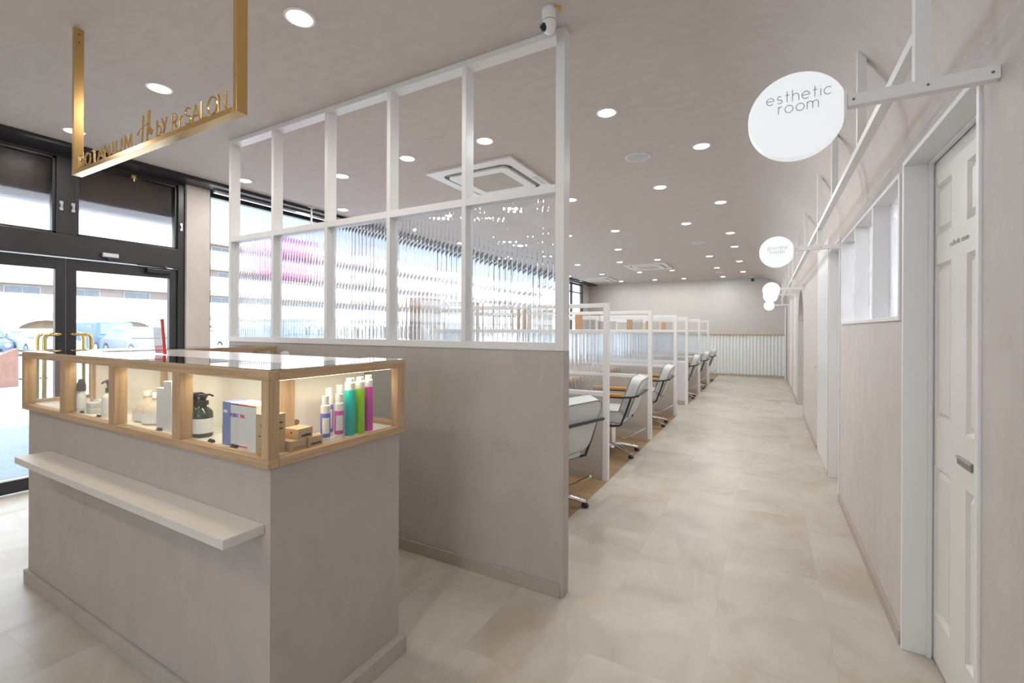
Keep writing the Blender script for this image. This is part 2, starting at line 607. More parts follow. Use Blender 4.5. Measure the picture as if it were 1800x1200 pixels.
struct('wall_back', 'greige wall behind the viewpoint', 'wall', MB().box(XL - .1, -1.55, YB - .12, YB, 0, ZC).box(.35, XW + .2, YB - .12, YB, 0, ZC).box(-1.55, .35, YB - .12, YB, 0, .8).box(-1.55, .35, YB - .12, YB, 2.25, ZC), M_wall)
w = B(XL - .1, XL, YB, 0.64, 0, ZC)
struct('wall_left', 'greige wall beside the entrance', 'wall', w, M_wall)
struct('wall_left', 'greige pillar between entrance doors and side window', 'pillar', B(-5.42, -5.24, 2.50, 2.73, 0, 2.84), M_wall, bevel=.003)
# room behind the corridor wall (seen through the reeded window and the arch)
struct('wall_right', 'outer wall of the rooms behind the corridor wall', 'wall', MB().box(3.2, 3.3, YB, YF, 0, 2.6).box(X1, 3.2, 4.33, 4.40, 0, 2.5).box(X1, 3.2, 2.50, 2.56, 0, 2.5)
       .box(X1, 3.2, YB, YB + .1, 0, 2.6).box(X1, 3.2, YF - .1, YF, 0, 2.6), M_wall)
struct('ceiling', 'white ceiling of the rooms behind the corridor wall', 'ceiling', B(X1 + .06, 3.3, YB, YF, 2.5, 2.6), M_pw)
bb = MB()
for y0, y1 in ((YB, 1.70), (2.53, 4.42), (5.12, 5.16), (6.24, 8.40), (9.78, YF)):
    bb.box(XW - 0.012, XW, y0, y1, 0, 0.06)
struct('baseboard_right', 'low beige baseboard along the corridor wall', 'baseboard', bb, M_base, bevel=.002)
struct('baseboard_far', 'low pale baseboard on the end wall', 'baseboard', B(XL, XW - .012, YF - .075, YF - .062, 0, 0.06), M_base)

# corrugated wainscot on the end wall
wm = MB()
pts = []
per = 0.088
x = XL + .05
while x < XW - 0.02:
    for i in range(8):
        t = i / 8
        pts.append((x + per * t, YF - 0.035 - 0.018 * cos(2 * pi * t)))
    x += per
vs = [(p[0], p[1], z) for z in (0.06, 1.205) for p in pts]
n = len(pts)
wm.add(vs, [(i, i + 1, n + i + 1, n + i) for i in range(n - 1)])
t_ = sthing('wall_far_wainscot', 'white corrugated metal wainscot with wood cap on end wall', 'wainscot', (0, 0, 0))
wm.build('corrugated_sheet', mat('white_metal', (0.78, 0.82, 0.83), 0.35), t_, smooth=True)
B(XL + .05, XW - .01, YF - .07, YF - .002, 1.205, 1.235).build('cap_rail', M_woodX, t_, bevel=.003)

# ------------------------------------------------------------------ street side: entrance doors, transoms, windows
XG = XL
tm = MB()
tm.box(XG - .06, XG + .05, 0.64, 0.74, 0, ZC)            # left jamb
tm.box(XG - .06, XG + .05, 2.436, 2.505, 0, ZC)          # right jamb
tm.box(XG - .06, XG + .06, 0.74, 2.436, 1.955, 2.150)    # transom beam
tm.box(XG - .06, XG + .05, 0.74, 2.436, 2.805, ZC)       # head
tm.box(XG - .06, XG + .055, 1.516, 1.649, 2.150, 2.805)  # transom mullion
struct('trim_1', 'black aluminium frame around the double entrance door', 'door frame', tm, M_black, bevel=.004)
tm = MB()
tm.box(XG - .05, XG + .30, YB, YF, 2.832, 2.90)
struct('trim_2', 'black recessed head track running along the top of the windows', 'head track', tm, M_black)
struct('trim_3', 'silver blind rail below the black head track', 'rail', B(XG + .13, XG + .17, 2.73, YF - .6, 2.795, 2.822), M_silver)
M_frost = glass_mat('frosted_glass', (0.96, 0.98, 1.0), 0.32, 0.0, 1.2)
for i, (y0, y1, nm) in enumerate(((0.74, 1.516, 'left'), (1.649, 2.436, 'right'))):
    t_ = sthing('window_%d' % (i + 1), 'frosted %s transom window above the entrance doors' % nm, 'window', (XG, (y0 + y1) / 2, 2.15))
    B(XG - .008, XG - .002, y0 + .01, y1 - .01, 2.155, 2.80).build('pane', M_frost, t_)
    f = MB().box(XG - .03, XG + .03, y0, y0 + .02, 2.15, 2.805).box(XG - .03, XG + .03, y1 - .02, y1, 2.15, 2.805)
    f.box(XG - .03, XG + .03, y0, y1, 2.15, 2.17).box(XG - .03, XG + .03, y0, y1, 2.785, 2.805)
    f.build('sash', M_black, t_, bevel=.002)
for y, z, lab in ((1.545, 2.388, 'left of the transom mullion'), (1.622, 2.386, 'right of the transom mullion'), (2.463, 2.384, 'on the right door jamb')):
    h = MB().box(XG + .05, XG + .062, y - .012, y + .012, z - .04, z - .012).box(XG + .05, XG + .062, y - .012, y + .012, z + .012, z + .04).box(XG + .05, XG + .07, y - .007, y + .007, z - .014, z + .014)
    tag(h.build('window_catch', M_silver, None, bevel=.002), 'small silver window catch ' + lab, 'catch', 'silver window catches')
h = MB().box(XG + .05, XG + .06, 2.035, 2.075, 2.77, 2.80).tube([(XG + .07, 2.055, 2.785), (XG + .07, 2.055, 2.735)], .007)
h.tube([(XG + .07, 2.03, 2.765), (XG + .07, 2.08, 2.765)], .005)
tag(h.build('transom_latch', M_brass, None), 'small brass latch at top of right transom', 'latch')
t_ = thing('door_sensor', 'small silver motion sensor on beam above the entrance doors', 'sensor', (XG + .06, 1.87, 1.98))
B(XG + .06, XG + .10, 1.81, 1.93, 1.985, 2.028).build('sensor_case', M_silver, t_, bevel=.006)
MB().lathe([(0.03, 0), (0.022, -.012), (.008, -.018)], (XG + .085, 1.87, 1.985), 16).build('sensor_lens', mat('smoke_lens', (.1, .13, .16), .15), t_, smooth=True)

def entrance_door(nm, lab, y0, y1, meet, side):
    d = sthing(nm, lab, 'door', (XG, (y0 + y1) / 2, 0.0))
    st = 0.066
    f = MB()
    f.box(XG - .02, XG + .03, y0, y0 + st, .012, 1.945).box(XG - .02, XG + .03, y1 - st, y1, .012, 1.945)
    f.box(XG - .02, XG + .03, y0 + st, y1 - st, .012, .115).box(XG - .02, XG + .03, y0 + st, y1 - st, 1.847, 1.945)
    f.build('leaf_frame', M_black, d, bevel=.003)
    B(XG - .002, XG + .004, y0 + st, y1 - st, .115, 1.847).build('pane', M_pane, d)
    s = 1 if meet == 'high' else -1          # meeting stile at the high or low y side
    ys = (y1 - .033) if s > 0 else (y0 + .033)
    for sx, nn in ((1, 'inside'), (-1, 'outside')):
        x_s = XG + (.03 if sx > 0 else -.02)
        xo = XG + .085 if sx > 0 else XG - .075
        yo = ys - s * 0.115
        pts = [(x_s, ys, 1.29), (x_s + (xo - x_s) * .5, ys - s * .01, 1.29), (xo, ys - s * .04, 1.29), (xo, yo + s * .03, 1.288), (xo, yo + s * .008, 1.28), (xo, yo, 1.25), (xo, yo, .9), (xo, yo, .55),
               (xo, yo + s * .008, .52), (xo, yo + s * .03, .512), (xo, ys - s * .04, .51), (x_s + (xo - x_s) * .5, ys - s * .01, .51), (x_s, ys, .51)]
        MB().tube(pts, .0155, 14).build('handle', M_brass, d, smooth=True)
    return d
d1 = entrance_door('door_1', 'left leaf of the black framed glass entrance door', 0.74, 1.583, 'high', 0)
d2 = entrance_door('door_2', 'right leaf of the black framed glass entrance door', 1.589, 2.436, 'low', 0)
c_ = MB().box(XG + .05, XG + .09, 2.16, 2.38, 1.885, 1.93)
c_.box(XG + .09, XG + .10, 2.03, 2.36, 1.937, 1.945)
t_ = thing('door_closer', 'black overhead closer at top of the right entrance leaf', 'door closer', (XG + .05, 2.27, 1.88))
B(XG + .032, XG + .075, 2.16, 2.36, 1.885, 1.93).build('closer_body', M_dark, t_, bevel=.006)
MB().tube([(XG + .054, 2.33, 1.93), (XG + .054, 2.33, 1.952)], .008).tube([(XG + .054, 2.33, 1.948), (XG + .07, 2.08, 1.952)], .006).build('closer_arm', M_dark, t_)
MB().lathe([(.009, 0), (.009, .008)], (XG + .054, 2.33, 1.952), 12).build('screw', M_silver, t_)

# long window wall
mull = [2.74, 4.95, 7.05, 9.15, 11.25, 13.40, 14.33]
for i in range(len(mull) - 1):
    y0, y1 = mull[i], mull[i + 1]
    lab = ['nearest the greige pillar', 'second along from the pillar', 'third along from the pillar', 'fourth along from the pillar', 'next to last before the end wall', 'narrow one by the end wall'][i]
    t_ = sthing('window_%d' % (i + 3), 'tall black framed street window, ' + lab, 'window', (XG, (y0 + y1) / 2, 0))
    f = MB().box(XG - .04, XG + .03, y0 - .022, y0 + .022, 0, 2.83)
    if i == len(mull) - 2:
        f.box(XG - .04, XG + .03, y1 - .03, y1 + .03, 0, 2.83)
    f.box(XG - .04, XG + .03, y0 + .022, y1 - .022, 0, .08).box(XG - .04, XG + .03, y0 + .022, y1 - .022, 2.775, 2.83)
    if i >= 4:
        f.box(XG - .03, XG + .02, y0 + .022, y1 - .022, 2.52, 2.55)
    f.build('frame', M_black, t_, bevel=.003)
    B(XG - .002, XG + .004, y0 + .022, y1 - .022, .08, 2.775).build('pane', M_pane, t_)
t_ = sthing('window_10', 'added unseen black framed window behind the viewpoint, giving daylight to the counter front', 'window', (-.6, YB, .8))  # unseen window, added to bring neutral daylight onto the counter front
MB().box(-1.55, -1.50, YB - .1, YB + .02, .8, 2.25).box(.30, .35, YB - .1, YB + .02, .8, 2.25).box(-.625, -.575, YB - .1, YB + .02, .85, 2.20).box(-1.50, .30, YB - .1, YB + .02, .8, .85).box(-1.50, .30, YB - .1, YB + .02, 2.20, 2.25).build('frame', M_black, t_, bevel=.003)
B(-1.50, .30, YB - .06, YB - .055, .85, 2.20).build('pane', M_pane, t_)
struct('wall_left', 'short pale wall between the last street window and the end wall', 'wall', B(XL - .1, XL, 14.36, YF, 0, ZC), M_wall)
# magenta film stuck on the street window
tag(B(XG + .006, XG + .008, 3.35, 4.12, 1.93, 2.50).build('window_film', pane_mat('magenta_film', (0.86, 0.45, 0.80), 0.4), None), 'translucent pink film panel stuck on street window behind partition', 'window film')

# ------------------------------------------------------------------ outside
M_pave = mat('white_concrete', (0.80, 0.80, 0.80), 0.8, noise=.03, nscale=.6)
struct('ground', 'bright pale concrete forecourt and car park outside', 'ground', B(-90, XL - 1.05, -60, 110, -0.14, -0.02), M_pave)
g2 = B(-9.0, XL - .62, -6, 30, -0.02, -0.012)
struct('ground_mat', 'blue grey gravelled paving strip outside the doors', 'paving', g2, mat('bluegrey_gravel', (0.17, 0.21, 0.26), 0.8, noise=.35, nscale=60, bump=.5, bscale=200))
struct('ground_step', 'white tiled step outside the entrance', 'step', B(XL - 1.06, XL - .06, -6, 30, -0.14, -0.015), mat('white_step_tile', (.74, .76, .80), .5))
struct('ceiling_canopy', 'pale canopy soffit over the pavement outside', 'canopy', B(XL - 2.6, XL - .1, 2.75, 40, 2.98, 3.2), mat('pale_soffit', (.70, .74, .80), .6))
struct('trim_4', 'brown shutter box outside above the entrance', 'shutter box', B(XL - .62, XL - .12, .2, 2.70, 2.50, 3.2), mat('brown_shutter', (.13, .085, .07), .6))

M_par = mat('white_render', (0.82, 0.82, 0.82), .8)
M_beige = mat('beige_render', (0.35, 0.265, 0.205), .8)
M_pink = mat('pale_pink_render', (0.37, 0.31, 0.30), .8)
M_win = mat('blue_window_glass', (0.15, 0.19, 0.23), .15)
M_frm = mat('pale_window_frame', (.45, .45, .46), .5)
M_brn = mat('brown_paint', (0.20, 0.14, 0.09), .8)  # plain brown of the arcade back wall and soffit lamps
t_ = thing('apartment_building', 'long white and beige apartment block with balcony rows across the car park', 'building', (-48, 25, 0))
XA = -45.0
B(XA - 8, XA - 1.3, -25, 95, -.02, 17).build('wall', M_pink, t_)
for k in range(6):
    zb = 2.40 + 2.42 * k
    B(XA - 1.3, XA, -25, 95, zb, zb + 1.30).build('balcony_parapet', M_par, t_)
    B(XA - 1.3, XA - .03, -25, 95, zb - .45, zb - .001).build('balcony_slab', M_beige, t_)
# ground-floor arcade
aw = MB()
ya = -25.0
arches = []
while ya < 95:
    arches.append(ya + 2.5)
    pl = [(ya, 1.95), (ya, -.02), (ya + .9, -.02), (ya + .9, 0.9)] + [(ya + 2.5 - 1.6 * cos(t), .9 + .95 * sin(t)) for t in [pi * i / 10 for i in range(11)]] + [(ya + 4.1, -.02), (ya + 5, -.02), (ya + 5, 1.95)]
    aw.prism(pl, 'x', XA - .3, XA - .02)
    ya += 5
aw.build('arcade', M_par, t_)
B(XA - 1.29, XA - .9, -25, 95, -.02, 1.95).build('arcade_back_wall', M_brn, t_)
cnt = 0
for k in range(6):
    zb = 3.6 + 2.42 * k
    y = -20.0 + (k % 2) * .6
    while y < 90:
        if (4 < y < 45 and k < 5):
            f = MB().box(XA - 1.31, XA - 1.26, y, y + 1.9, zb - .6, zb + .72)
            fo = f.build('window', M_frm, t_)
            MB().box(XA - 1.27, XA - 1.24, y + .08, y + .92, zb - .5, zb + .64).box(XA - 1.27, XA - 1.24, y + .98, y + 1.82, zb - .5, zb + .64).build('pane', M_win, fo)
            cnt += 1
        y += 3.4
for yy, zz in ((12.3, 4.62), (12.3, 2.2), (24.0, 4.62)):
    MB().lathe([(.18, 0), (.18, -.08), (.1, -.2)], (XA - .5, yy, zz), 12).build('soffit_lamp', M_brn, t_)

def car(lab, x, y, body, length=4.2, width=1.72, hh=1.42, van=False, rot=0):
    """car whose nose points to +X (towards the salon)"""
    c = thing('car', lab, 'car', (x, y, 0), 'parked cars outside')
    L, W = length, width
    if van:
        side = [(-L / 2, .35), (-L / 2 + .02, hh - .15), (-L / 2 + .15, hh), (L / 2 - 1.15, hh), (L / 2 - .75, hh * .62), (L / 2 - .08, hh * .56), (L / 2, hh * .42), (L / 2, .3)]
    else:
        side = [(-L / 2, .38), (-L / 2 + .03, .85), (-L / 2 + .45, 1.0), (-L / 2 + .95, hh), (L / 2 - 1.75, hh), (L / 2 - 1.1, .95), (L / 2 - .15, .78), (L / 2, .6), (L / 2, .28)]
    rings = []
    nn = len(side)
    rings = []
    for yy, sc, dz in ((-W / 2, .97, .0), (-W / 2 + .08, 1, 0), (W / 2 - .08, 1, 0), (W / 2, .97, .0)):
        rings.append([(x + p[0] * sc, y + yy * (0.86 if p[1] > 1.1 else 1), p[1] - .12 - (0.05 if abs(yy) > W / 2 - .01 and p[1] > .9 else 0)) for p in side])
    MB().loft(rings).build('body', body, c, smooth=False, bevel=.03)
    # windscreen
    if van:
        a0, a1 = (L / 2 - 1.13, hh - .06), (L / 2 - .78, hh * .64)
    else:
        a0, a1 = (L / 2 - 1.72, hh - .05), (L / 2 - 1.12, .98)
    d = .03
    MB().add([(x + a0[0] + d, y - W * .36, a0[1] - .12), (x + a0[0] + d, y + W * .36, a0[1] - .12), (x + a1[0] + d, y + W * .42, a1[1] - .12), (x + a1[0] + d, y - W * .42, a1[1] - .12),
              (x + a0[0] - d, y - W * .36, a0[1] - .12), (x + a0[0] - d, y + W * .36, a0[1] - .12), (x + a1[0] - d, y + W * .42, a1[1] - .12), (x + a1[0] - d, y - W * .42, a1[1] - .12)],
             [(0, 1, 2, 3), (4, 5, 6, 7), (0, 1, 5, 4), (1, 2, 6, 5), (2, 3, 7, 6), (3, 0, 4, 7)]).build('windscreen', M_win, c)
    for s in (-1, 1):
        MB().box(x - L * .22, x + L * .12, y + s * W * .445 - .015, y + s * W * .445 + .015, .80, hh - .28).build('side_window', M_win, c)
        MB().lathe([(.05, 0), (.11, .02), (.11, .05)], (x + L / 2 - .04, y + s * W * .36, .50), 12, 'x').build('headlamp', M_silver, c)
        for sx in (-1, 1):
            wv = MB().lathe([(.30, -.1), (.32, -.08), (.32, .08), (.30, .1)], (x + sx * L * .31, y + s * (W / 2 - .09), .30), 20, 'y').build('wheel', M_dark, c, smooth=True)
            MB().lathe([(.19, -.115), (.19, .115)], (x + sx * L * .31, y + s * (W / 2 - .09), .30), 12, 'y').build('hubcap', M_silver, wv)
    MB().box(x + L / 2 - .01, x + L / 2 + .03, y - .45, y + .45, .22, .34).build('grille', M_dark, c)
    return c
car('silver hatchback parked facing the salon, nearest the red edged panel', -26.8, 10.75, mat('silver_car', (.20, .22, .25), .25, metal=.3), 4.2, 1.72, 1.5)
car('blue boxy van parked behind the silver hatchback', -31.8, 11.2, mat('blue_van', (.06, .13, .25), .3), 4.4, 1.8, 1.75, van=True)
car('pale sedan parked left of the blue van', -31.0, 8.4, mat('pale_car', (.30, .34, .38), .25), 4.3, 1.75, 1.4)
car('white hatchback parked beyond the greige pillar', -28.5, 15.6, mat('white_car', (.7, .71, .72), .25), 4.0, 1.7, 1.5)
car('dark blue car half hidden behind the left door stile', -33.0, 6.6, mat('navy_car', (.10, .15, .24), .25), 4.3, 1.75, 1.55)
car('blue van seen through the reeded glass beyond the partition', -20.0, 13.8, mat('deep_blue_van', (.06, .14, .26), .3), 4.6, 1.85, 1.9, van=True)

t_ = thing('fence', 'white rail fence with brown posts along the far car park edge', 'fence', (-41, 7, 0))
for i in range(22):
    y = -2 + i * .72
    B(-41.06, -40.94, y, y + .3, 0, 1.05).build('fence_post', mat('terracotta_post', (.15, .05, .03), .8), t_)
for z in (.28, .62, .95):
    B(-40.93, -40.88, -2, 14.1, z, z + .09).build('fence_rail', M_par, t_)
t_ = thing('brick_ramp_wall', 'sloping pink brick wing wall outside left of the counter', 'brick wall', (-15, 3.2, 0))
MB().prism([(2.2, -.01), (3.3, -.01), (3.45, -.12), (3.69, -.12), (3.69, .86), (3.55, .80), (2.2, -.01)][:-1], 'x', -15.25, -15.0).build('brick_wall', mat('pink_brick', (.20, .105, .08), .8, noise=.15, nscale=9), t_)
MB().tube([(-15.1, 3.70, .80), (-15.1, 4.2, .78)], .02).tube([(-15.1, 3.70, .15), (-15.1, 4.2, .13)], .02).build('handrail', M_dark, t_)
t_ = thing('outdoor_stool', 'small black wire stool outside the left entrance leaf', 'stool', (-7.6, 2.25, -.012))
cx, cy = -7.6, 2.25
MB().cyl((cx, cy, .44), .16, .02).build('seat', M_dark, t_)
for k in range(4):
    t = pi / 4 + k * pi / 2
    MB().tube([(cx + .13 * cos(t), cy + .13 * sin(t), .44), (cx + .19 * cos(t), cy + .19 * sin(t), -.01)], .01, 6).build('leg', M_dark, t_)

# ------------------------------------------------------------------ downlights and other ceiling fittings
def make_downlight(white):
    t = thing('downlight', 'x', 'downlight', (0, 0, ZC))
    MB().lathe([(.072, 0), (.072, -.004), (.060, -.006), (.058, -.002)], (0, 0, ZC), 32).build('trim_ring', M_white, t, smooth=True)
    MB().lathe([(.056, -.0035), (.056, -.0065), (.052, -.0075)], (0, 0, ZC), 32).build('diffuser', M_lampw if white else M_lamp, t)
    area('lamp', (0, 0, ZC - .012), .105, DL_POWER * (1.35 if white else 1), WHITE if white else WARM, t, spread=178)
    return t
warm_src, white_src = make_downlight(False), make_downlight(True)
spots = [(-2.0, 1.45, 0), (-3.37, 1.45, 0), (-4.69, 1.45, 0), (-2.80, 3.11, 0), (-1.99, 3.12, 0), (-.98, 3.12, 1), (-4.70, 2.78, 0), (-3.70, 3.16, 0), (-4.73, 4.06, 0),
         (-.47, 4.06, 0), (-.99, 5.02, 1), (-2.0, 5.02, 0), (-2.8, 5.02, 0), (-3.9, 5.02, 0), (-.475, 5.95, 0), (-1.0, 6.91, 1), (-2.03, 6.92, 0), (-2.81, 6.92, 0), (-3.9, 6.92, 0),
         (-.49, 7.9, 0), (-2.45, 8.55, 0), (-.5, 9.22, 0), (-1.02, 10.19, 1), (-2.06, 10.19, 0), (-2.88, 10.18, 0), (-3.88, 10.16, 0), (-.515, 11.22, 0), (-1.05, 12.18, 1), (-2.09, 12.17, 0),
         (-2.92, 12.19, 0), (-3.93, 12.15, 0), (-4.92, 12.19, 0), (-.52, 13.29, 0), (-1.07, 14.27, 1), (-2.12, 14.26, 0), (-2.95, 14.23, 0), (-3.98, 14.23, 0), (-4.9, 13.6, 0),
         (-1.1, .5, 0), (-2.0, -.9, 0), (-3.4, -.9, 0), (-4.7, .0, 0), (-.6, -1.6, 0)]  # last row: unseen lamps added to brighten the near end of the room
def ordinal(i):
    return ['first', 'second', 'third', 'fourth', 'fifth', 'sixth', 'seventh', 'eighth', 'ninth', 'tenth', 'eleventh', 'twelfth'][i]
used = {0: False, 1: False}
rows = {}
for (x, y, wh) in spots:
    if y < 1.0:
        lab = 'added unseen round downlight behind the viewpoint, ' + {-1.1: 'in line with the aisle', -.6: 'by the corridor wall', -2.0: 'in line with the counter end', -3.4: 'in line with the counter middle', -4.7: 'by the entrance'}[x] 
        grp = 'added unseen downlights behind the viewpoint'
    else:
        if y == 1.45:
            place = {-2.0: 'right of the gold hanging sign, nearest the viewer', -3.37: 'seen inside the gold hanging sign', -4.69: 'crossed by the left post of the gold hanging sign'}[x]
            lab = 'warm round recessed downlight ' + place
        else:
            colname = ('corridor wall row' if x > -.7 else 'aisle row above the stall ends' if x > -1.3 else 'stall row' if x > -2.6 else 'mirror row' if x > -3.2 else 'window side row')
            k = rows.get(colname, 0)
            rows[colname] = k + 1
            lab = '%s round recessed downlight, %s away along the %s' % ('cool white' if wh else 'warm', ordinal(k), colname)
        grp = 'recessed downlights'
    src = white_src if wh else warm_src
    if not used[wh]:
        used[wh] = True
        src.location = (x, y, ZC)
        src['label'] = lab
        src['group'] = grp
    else:
        dup(src, (x, y, ZC), lab, grp)

def make_speaker():
    t = thing('ceiling_speaker', 'x', 'speaker', (0, 0, ZC))
    MB().lathe([(.105, 0), (.105, -.005), (.098, -.007), (.096, -.004)], (0, 0, ZC), 32).build('rim', M_white, t, smooth=True)
    MB().lathe([(.094, -.002), (.094, -.0055), (.05, -.008), (.001, -.0085)], (0, 0, ZC), 32).build('grille', mat('speaker_mesh', (.55, .57, .6), .5), t, smooth=True)
    return t
sp = make_speaker()
for i, (x, y, lb) in enumerate(((-.993, 4.057, 'nearest'), (-1.034, 8.574, 'middle'), (-1.07, 13.21, 'farthest'))):
    lab = 'round pale grey ceiling speaker, %s of the row' % lb
    if i == 0:
        sp.location = (x, y, ZC); sp['label'] = lab; sp['group'] = 'round ceiling speakers'
    else:
        dup(sp, (x, y, ZC), lab, 'round ceiling speakers')

def rrect(cx, cy, hx, hy, r, n=6):
    out = []
    for sx, sy, a0 in ((1, 1, 0), (-1, 1, 90), (-1, -1, 180), (1, -1, 270)):
        for i in range(n + 1):
            t = radians(a0 + 90 * i / n)
            out.append((cx + sx * (hx - r) + r * cos(t), cy + sy * (hy - r) + r * sin(t)))
    return out
def ring_poly(mb, outer, inner, z0, z1):
    n = len(outer)
    vs = [(p[0], p[1], z) for z in (z0, z1) for p in outer] + [(p[0], p[1], z) for z in (z0, z1) for p in inner]
    fs = []
    for i in range(n):
        j = (i + 1) % n
        fs += [(i, j, n + j, n + i), (2 * n + i, 2 * n + j, 3 * n + j, 3 * n + i), (i, j, 2 * n + j, 2 * n + i), (n + i, n + j, 3 * n + j, 3 * n + i)]
    return mb.add(vs, fs)
M_ac = mat('ac_white', (.80, .79, .77), .4)
def make_ac():
    t = thing('ceiling_air_conditioner', 'x', 'air conditioner', (0, 0, ZC))
    ring_poly(MB(), rrect(0, 0, .475, .50, .015), rrect(0, 0, .375, .385, .09), ZC - .022, ZC).build('outer_panel', M_ac, t, bevel=.004)
    ring_poly(MB(), rrect(0, 0, .378, .388, .09), rrect(0, 0, .325, .335, .07), ZC - .012, ZC - .004).build('air_slot', M_dark, t)
    ring_poly(MB(), rrect(0, 0, .335, .345, .07), rrect(0, 0, .235, .235, .02), ZC - .034, ZC - .003).build('inner_panel', M_ac, t, bevel=.006)
    g = MB().box(-.236, .236, -.236, .236, ZC - .026, ZC - .006)
    gr = g.build('intake_grille', mat('ac_grille', (.50, .46, .40), .5), t)
    s = MB()
    for i in range(-11, 12):
        s.box(-.236, .236, i * .02 - .004, i * .02 + .004, ZC - .031, ZC - .025)
    s.build('grille_slats', mat('ac_slat', (.66, .62, .55), .5), gr)
    for sx, sy, hx, hy in ((.352, 0, .016, .27), (-.352, 0, .016, .27), (0, .362, .27, .016), (0, -.362, .27, .016)):
        B(sx - hx, sx + hx, sy - hy, sy + hy, ZC - .02, ZC - .013).build('louver', mat('louver_grey', (.22, .21, .2), .3), t, bevel=.003)
    B(.41, .455, .05, .30, ZC - .0235, ZC - .0215).build('label_strip', mat('ac_label', (.6, .6, .6), .5), t)
    return t
ac = make_ac()
for i, (x, y, lb) in enumerate(((-2.43, 3.98, 'large white cassette air conditioner in ceiling behind the tall partition'), (-2.47, 11.2, 'white cassette air conditioner in the ceiling far down the room'), (-4.45, 13.4, 'white cassette air conditioner nearest the far window corner'))):
    if i == 0:
        ac.location = (x, y, ZC); ac['label'] = lb; ac['group'] = 'ceiling air conditioners'
    else:
        dup(ac, (x, y, ZC), lb, 'ceiling air conditioners')

# pan-tilt camera on the ceiling by the partition end
t_ = thing('security_camera', 'white ceiling camera with black lens above the partition end post', 'camera', (-.905, 1.95, ZC))
cx, cy = -.905, 1.98
MB().lathe([(.030, ZC - .062), (.034, ZC - .05), (.034, ZC - .01), (.03, ZC)], (cx, cy, 0), 24).build('mount', M_white, t_, smooth=True)
MB().lathe([(.004, ZC - .118), (.020, ZC - .112), (.031, ZC - .095), (.034, ZC - .07), (.034, ZC - .064)], (cx, cy, 0), 24).build('head', M_white, t_, smooth=True)
MB().lathe([(.0335, ZC - .0645), (.0335, ZC - .0615)], (cx, cy, 0), 24).build('seam_ring', M_dark, t_)
lp = Vector((cx, cy, ZC - .090)); ldir = Vector((-.62, -.74, -.12)).normalized()
MB().tube([lp + ldir * .018, lp + ldir * .034, lp + ldir * .0345, lp + ldir * .044], [.019, .018, .010, .009], 20).build('lens', M_dark, t_, smooth=True)
MB().tube([(cx + .0, cy - .01, ZC - .004), (cx + .004, cy - .02, ZC - .012), (cx + .03, cy - .012, ZC - .012), (cx + .055, cy + .01, ZC - .006), (cx + .045, cy + .03, ZC - .02)], .003, 8).build('yellow_tie', mat('yellow_plastic', (.75, .50, .01), .4), t_, smooth=True)
t_ = thing('security_camera', 'tiny white bullet camera on the ceiling by the end wall', 'camera', (-.33, 14.6, ZC))
MB().lathe([(.05, 0), (.05, -.02), (.02, -.03), (.02, -.06)], (-.33, 14.6, ZC), 16).build('mount', M_white, t_)
MB().lathe([(.04, -.09), (.045, -.08), (.045, .06), (.03, .07)], (-.33, 14.6, ZC - .1), 16, 'y').build('camera_body', M_dark, t_, smooth=True)

# white rod hanging from the ceiling beyond the partition
t_ = thing('hanging_rod', 'thin white rod hanging from ceiling near the street window', 'rod', (-5.0, 3.8, ZC))
MB().cyl((-5.0, 3.8, ZC - .01), .05, .01).build('ceiling_plate', M_white, t_)
MB().tube([(-5.0, 3.8, ZC), (-5.0, 3.8, 1.9)], .011, 10).build('pole', M_white, t_)
MB().tube([(-5.0, 3.3, 1.9), (-5.0, 4.2, 1.9)], .011, 10).build('crossbar', M_white, t_)

# ------------------------------------------------------------------ reeded glass sheet
def reeded(mb, x0, x1, y, z0, z1, pitch=.030, amp=.0003, groove=.0009, thick=.004, axis='x'):
    n = max(1, round((x1 - x0) / pitch))
    p = (x1 - x0) / n
    front = []
    for i in range(n):
        for t, d in ((0, groove), (.05, groove * .35), (.1, -.0), (.3, -amp * .75), (.5, -amp), (.7, -amp * .75), (.9, -.0), (.95, groove * .35)):
            front.append((x0 + p * (i + t), d))
    front.append((x1, groove))
    poly = [(f[0], y + f[1]) for f in front] + [(x1, y + thick), (x0, y + thick)]
    # side strips
    N = len(front)
    def q(p_, z):
        return (p_[0], p_[1], z) if axis == 'x' else (p_[1], p_[0], z)
    pts = [(f[0], y + f[1]) for f in front] + [(f[0], y + thick) for f in front]
    vs = [q(p_, z) for z in (z0, z1) for p_ in pts]
    M2 = 2 * N
    fs = []
    for i in range(N - 1):
        fs.append((i, i + 1, M2 + i + 1, M2 + i))
        fs.append((N + i, N + i + 1, M2 + N + i + 1, M2 + N + i))
        fs.append((i, i + 1, N + i + 1, N + i))
        fs.append((M2 + i, M2 + i + 1, M2 + N + i + 1, M2 + N + i))
    fs.append((0, N, M2 + N, M2))
    fs.append((N - 1, 2 * N - 1, M2 + 2 * N - 1, M2 + N - 1))
    return mb.add(vs, fs)

